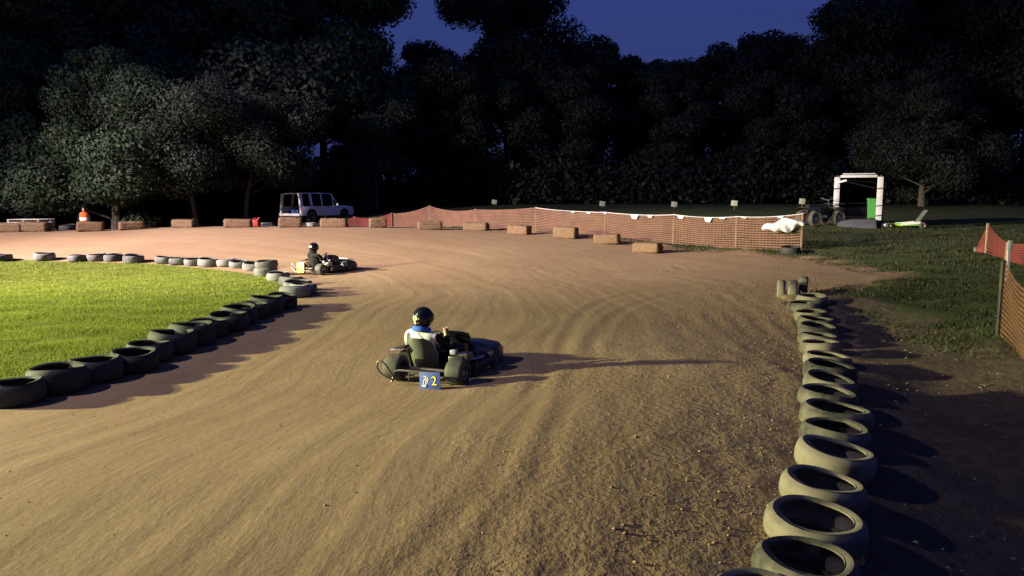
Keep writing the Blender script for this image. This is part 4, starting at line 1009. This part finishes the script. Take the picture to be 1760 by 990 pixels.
# bunting along the top of the fence
bt = empty('bunting', fp[3][0]); inv = Matrix.Translation(-fp[3][0]); tag(bt, 'string of small white pennants tied along the top of the orange fence', 'bunting')
line = []
for i in range(3, 7):
    (a, ha), (b, hb) = fp[i], fp[i + 1]
    for t in np.linspace(0, 1, 10)[:-1]:
        q = a.lerp(b, t); line.append(Vector((q.x, q.y - .075, Z(q.x, q.y) + ha + (hb - ha) * t + .015 - .22 * t * (1 - t) * (1.2 if i == 3 else .9))))
q = fp[-1][0]; line.append(Vector((q.x, q.y - .075, q.z + fp[-1][1] + .015)))
mb = MB(); mb.tube(line, .011, 5); o = mb.build('rope', M['cloth'], bt); o.data.transform(inv)
for j, i in enumerate((5, 7, 9, 13, 15, 19, 23, 25, 28, 33)):
    p = line[i]; d = (line[i + 1] - p).normalized(); sz = (.13, .14, .12, .18, .13, .15, .16, .15, .12, .12)[j]; hang = (.05, .07, .05, .17, .09, .12, .17, .06, .05, .07)[j]
    mb = MB(); up = Vector((0, 0, 1)); nn = d.cross(up)
    V = [p - d * sz + nn * .012, p + d * sz + nn * .012, p + d * sz * .55 - up * hang + nn * .05, p - d * sz * .7 - up * hang * .85 - nn * .01]
    mb._mk(V + [v + nn * .006 for v in V], [(0, 1, 2, 3), (7, 6, 5, 4), (0, 4, 5, 1), (1, 5, 6, 2), (2, 6, 7, 3), (3, 7, 4, 0)]); o = mb.build('pennant', M['cloth'], bt); o.data.transform(inv)
# white cloth bundled over the fence end
P = on(1338, 25.3); g = random.Random(4); mb = MB()
mb.ball((0, 0, 0), (.68, .11, .19), 44, 22, lambda q: Vector((q.x, q.y + .05 * math.sin(q.x * 9 + q.z * 14) - .02 * math.sin(q.x * 23), q.z * (1 + .28 * math.sin(q.x * 7 + 1)) + .12 * q.x + .045 * math.sin(q.x * 13 + 2) * (1 if q.z < 0 else .4))))
o = mb.build('cloth_bundle', M['cloth'], None, 70); o.location = P + Vector((0, -.22, .86)); o.rotation_euler = (0, 0, -.35)
tag(o, 'crumpled white cloth bundled against the right end of the orange fence', 'cloth')
# short square post in front of the fence
P = at(1209, 422); mb = MB(); mb.box((0, 0, .30), (.16, .10, .66), bevel=.012); mb.box((0, 0, .645), (.18, .12, .03), bevel=.006)
o = mb.build('wooden_post', M['wood']); o.location = P; o.rotation_euler = (0, R(2), .2); tag(o, 'short pale square post in front of the orange fence', 'post')
# marker boards out in the field
for i, (px, py, d, lab) in enumerate(((850, 347, 60, 'farthest and smallest pale marker board in the field, left of the bunting'), (1033, 350, 54, 'pale marker board in the field above the left half of the bunting'), (1155, 351, 51, 'pale marker board in the field above the middle of the bunting'),
                                 (1257, 349, 49, 'pale marker board in the field above the right half of the bunting'), (1372, 346, 47, 'pale marker board in the field beside the quad bike'))):
    P = on(px, d); zc = CAMZ - (py - HOR) / FPX * d - P.z
    b = empty('marker_board', P, random.uniform(-.2, .2)); tag(b, lab, 'marker board', 'marker boards in the field')
    MB().box((0, -.02, zc), (.40, .02, .34), Matrix.Rotation(R(6), 3, 'Y'), .004).build('board', M['board'], b)
    MB().box((0, .01, zc / 2 - .1), (.035, .03, zc + .2)).build('stake', M['wood'], b)

# ------------------------------------------------------------------ cargo trailer with its ramp down
T = on(1466, 33.0); tr = empty('cargo_trailer', T, R(-23)); tr.scale = (.86, .86, .92); tag(tr, 'cargo trailer with white rear frame and strap bands, ramp lowered on the grass', 'trailer')
FZ, TW_, TH = .36, 2.24, 2.02
for sg in (-1, 1):
    MB().box((sg * (TW_ / 2 - .13), 0, FZ + TH / 2 - .06), (.27, .12, TH - .0), bevel=.02).build('frame_post', M['trailer'], tr)
    MB().box((sg * (TW_ / 2 - .02), 2.0, FZ + TH / 2 - .05), (.04, 3.8, TH - .1)).build('side_wall', M['skin_dark'], tr)
    for z in (.16, .62, 1.42): MB().box((sg * (TW_ / 2 - .13), -.064, FZ + z), (.285, .012, .05), Matrix.Rotation(R(-6), 3, 'Y')).build('strap_band', M['black'], tr)
MB().box((0, 0, FZ + TH - .03), (TW_ - .54, .12, .12), bevel=.02).build('header', M['trailer'], tr)
MB().box((.0, .03, FZ + TH + .085), (1.5, .10, .05), bevel=.012).build('roof_lip', M['trailer'], tr)
MB().box((-.76, -.09, FZ + TH - .26), (.42, .06, .09), Matrix.Rotation(R(-14), 3, 'Y'), .01).build('door_latch', M['white'], tr)
MB().box((0, 2.0, FZ + TH - .02), (TW_ - .12, 3.8, .05)).build('roof', M['skin_dark'], tr)
MB().box((0, 3.9, FZ + TH / 2), (TW_ - .1, .05, TH - .1)).build('front_wall', M['dark'], tr)
MB().box((0, 1.95, FZ - .06), (TW_ - .1, 3.9, .10)).build('floor', M['grey'], tr)
L = 1.45; a = math.asin(min(.9, (FZ + T.z - Z(T.x - .5, T.y - 1.3)) / L)) ; mb = MB(); rm = Matrix.Rotation(a, 3, 'X')
mb.box(rm @ Vector((0, -L / 2, 0)) + Vector((0, -.08, FZ - .03)), (1.76, L, .05), rm, .008)
for i in range(6): mb.box(rm @ Vector((0, -.2 - i * .2, .032)) + Vector((0, -.08, FZ - .03)), (1.6, .03, .012), rm)
mb.build('ramp', M['grey'], tr)
MB().box((-.1, 2.6, FZ + .72), (1.6, .35, .05)).build('shelf', M['wood'], tr); MB().box((-.1, 2.6, FZ + .30), (1.6, .35, .5), bevel=.03).build('cupboard', M['skin_dark'], tr)
for sg in (-1, 1):
    mm = Matrix.Translation((sg * (TW_ / 2 + .09), 2.0, .30)) @ Matrix.Rotation(R(90) * sg, 4, 'Y')
    wv = MB().lathe([(.001, .05), (.15, .06), (.17, -.05)], 18, mm).build('wheel', M['steel'], tr)
    MB().lathe([(.17, -.08), (.27, -.09), (.31, -.05), (.31, .05), (.27, .09), (.17, .08)], 24, mm).build('tyre', M['rubber'], wv)
P = Vector((T.x, T.y, T.z)) + Matrix.Rotation(R(-23), 3, 'Z') @ Vector((.58, .36, FZ * .92 - .012))
b = empty('waste_bin', P, R(-23)); b.scale = (.78, .78, .92); tag(b, 'tall bright green wheelie bin standing inside the trailer opening', 'bin')
MB().loft([[(x * s, y * s, z) for x, y in ((-.24, -.26), (.24, -.26), (.24, .26), (-.24, .26))] for s, z in ((.80, .06), (1.0, .92))]).build('bin_body', M['green'], b)
MB().box((0, 0, .95), (.54, .58, .06), Matrix.Rotation(R(4), 3, 'X'), .02).build('lid', M['green'], b); MB().tube([(-.22, .27, .05), (.22, .27, .05)], .07, 10).build('wheels', M['rubber'], b)

# dark quad bike left of the trailer
P = on(1403, 33.2); q = empty('quad_bike', P, R(-74)); q.scale = (1.05, 1.05, 1.25); tag(q, 'dark quad bike parked left of the white framed trailer', 'quad bike')
for x in (-.42, .42):
    for y in (-.55, .58):
        mm = Matrix.Translation((x, y, .28)) @ Matrix.Rotation(R(90) * (1 if x > 0 else -1), 4, 'Y')
        wv = MB().lathe([(.001, .06), (.12, .07), (.14, -.06)], 16, mm).build('wheel', M['steel'], q)
        MB().lathe([(.14, -.10), (.24, -.12), (.285, -.07), (.29, 0), (.285, .07), (.24, .12), (.14, .10)], 22, mm).build('tyre', M['rubber'], wv)
MB().loft([[(-.14, y, z0), (.14, y, z0), (.16, y, z1), (-.16, y, z1)] for y, z0, z1 in ((-.7, .45, .60), (-.2, .30, .62), (.3, .30, .70), (.8, .42, .66))]).build('body', M['black'], q)
MB().loft([[(-.13, y, z), (.13, y, z), (.11, y, z + .10), (-.11, y, z + .10)] for y, z in ((-.62, .66), (-.2, .64), (.12, .68))]).build('seat', M['black_cloth'], q)
for y in (-.58, .60):
    MB().loft([[(x, y + d_, z) for x, z in ((-.56, .56), (-.30, .64), (.30, .64), (.56, .56), (.30, .67), (-.30, .67))] for d_ in (-.26, .26)]).build('mudguard', M['black'], q)
mb = MB(); mb.tube([(-.36, .30, .98), (-.12, .36, .92), (.12, .36, .92), (.36, .30, .98)], .016, 7); mb.tube([(0, .36, .92), (0, .48, .60)], .02, 7); mb.build('handlebar', M['steel'], q)
mb = MB()
for y in (.50, .68, .86): mb.tube([(-.36, y, .78), (.36, y, .78)], .011, 6)
for x in (-.36, .36): mb.tube([(x, .46, .78), (x, .90, .78)], .011, 6); mb.tube([(x * .8, .62, .78), (x * .8, .62, .64)], .010, 6)
mb.build('front_rack', M['steel'], q)
MB().box((.20, -.2, .34), (.30, .62, .10), bevel=.03).build('footboard', M['white'], q)

# lime green low kart on the grass right of the trailer
P = on(1546, 32.4); q = empty('parked_kart', P, R(82)); tag(q, 'lime green kart chassis with a tilted grey seat, parked right of the trailer', 'go-kart')
for x, y, r in ((-.42, -.62, .13), (.42, -.62, .13), (-.42, .72, .12), (.42, .72, .12)): wheel(q, Vector((x, y, r)), r, .16, 1 if x > 0 else -1)
mb = MB(); mb.loft([[(-.34, y, z), (.34, y, z), (.34, y, z + .10), (-.34, y, z + .10)] for y, z in ((-.55, .13), (.1, .10), (.62, .10))]).build('deck', M['limekart'], q)
for x in (-.36, .36): MB().loft([[(x - .03, y, z), (x + .03, y, z), (x + .03, y, z + .09), (x - .03, y, z + .09)] for y, z in ((-.55, .20), (-.1, .15), (.2, .13))]).build('side_rail', M['white'], q)
MB().box((0, -.70, .50), (.40, .06, .62), Matrix.Rotation(R(34), 3, 'X'), .028).build('seat_back', M['seat'], q)
MB().loft([[(-.30, y, z), (.30, y, z), (.26, y, z + .08), (-.26, y, z + .08)] for y, z in ((.60, .12), (.85, .08))]).build('nose', M['white'], q)
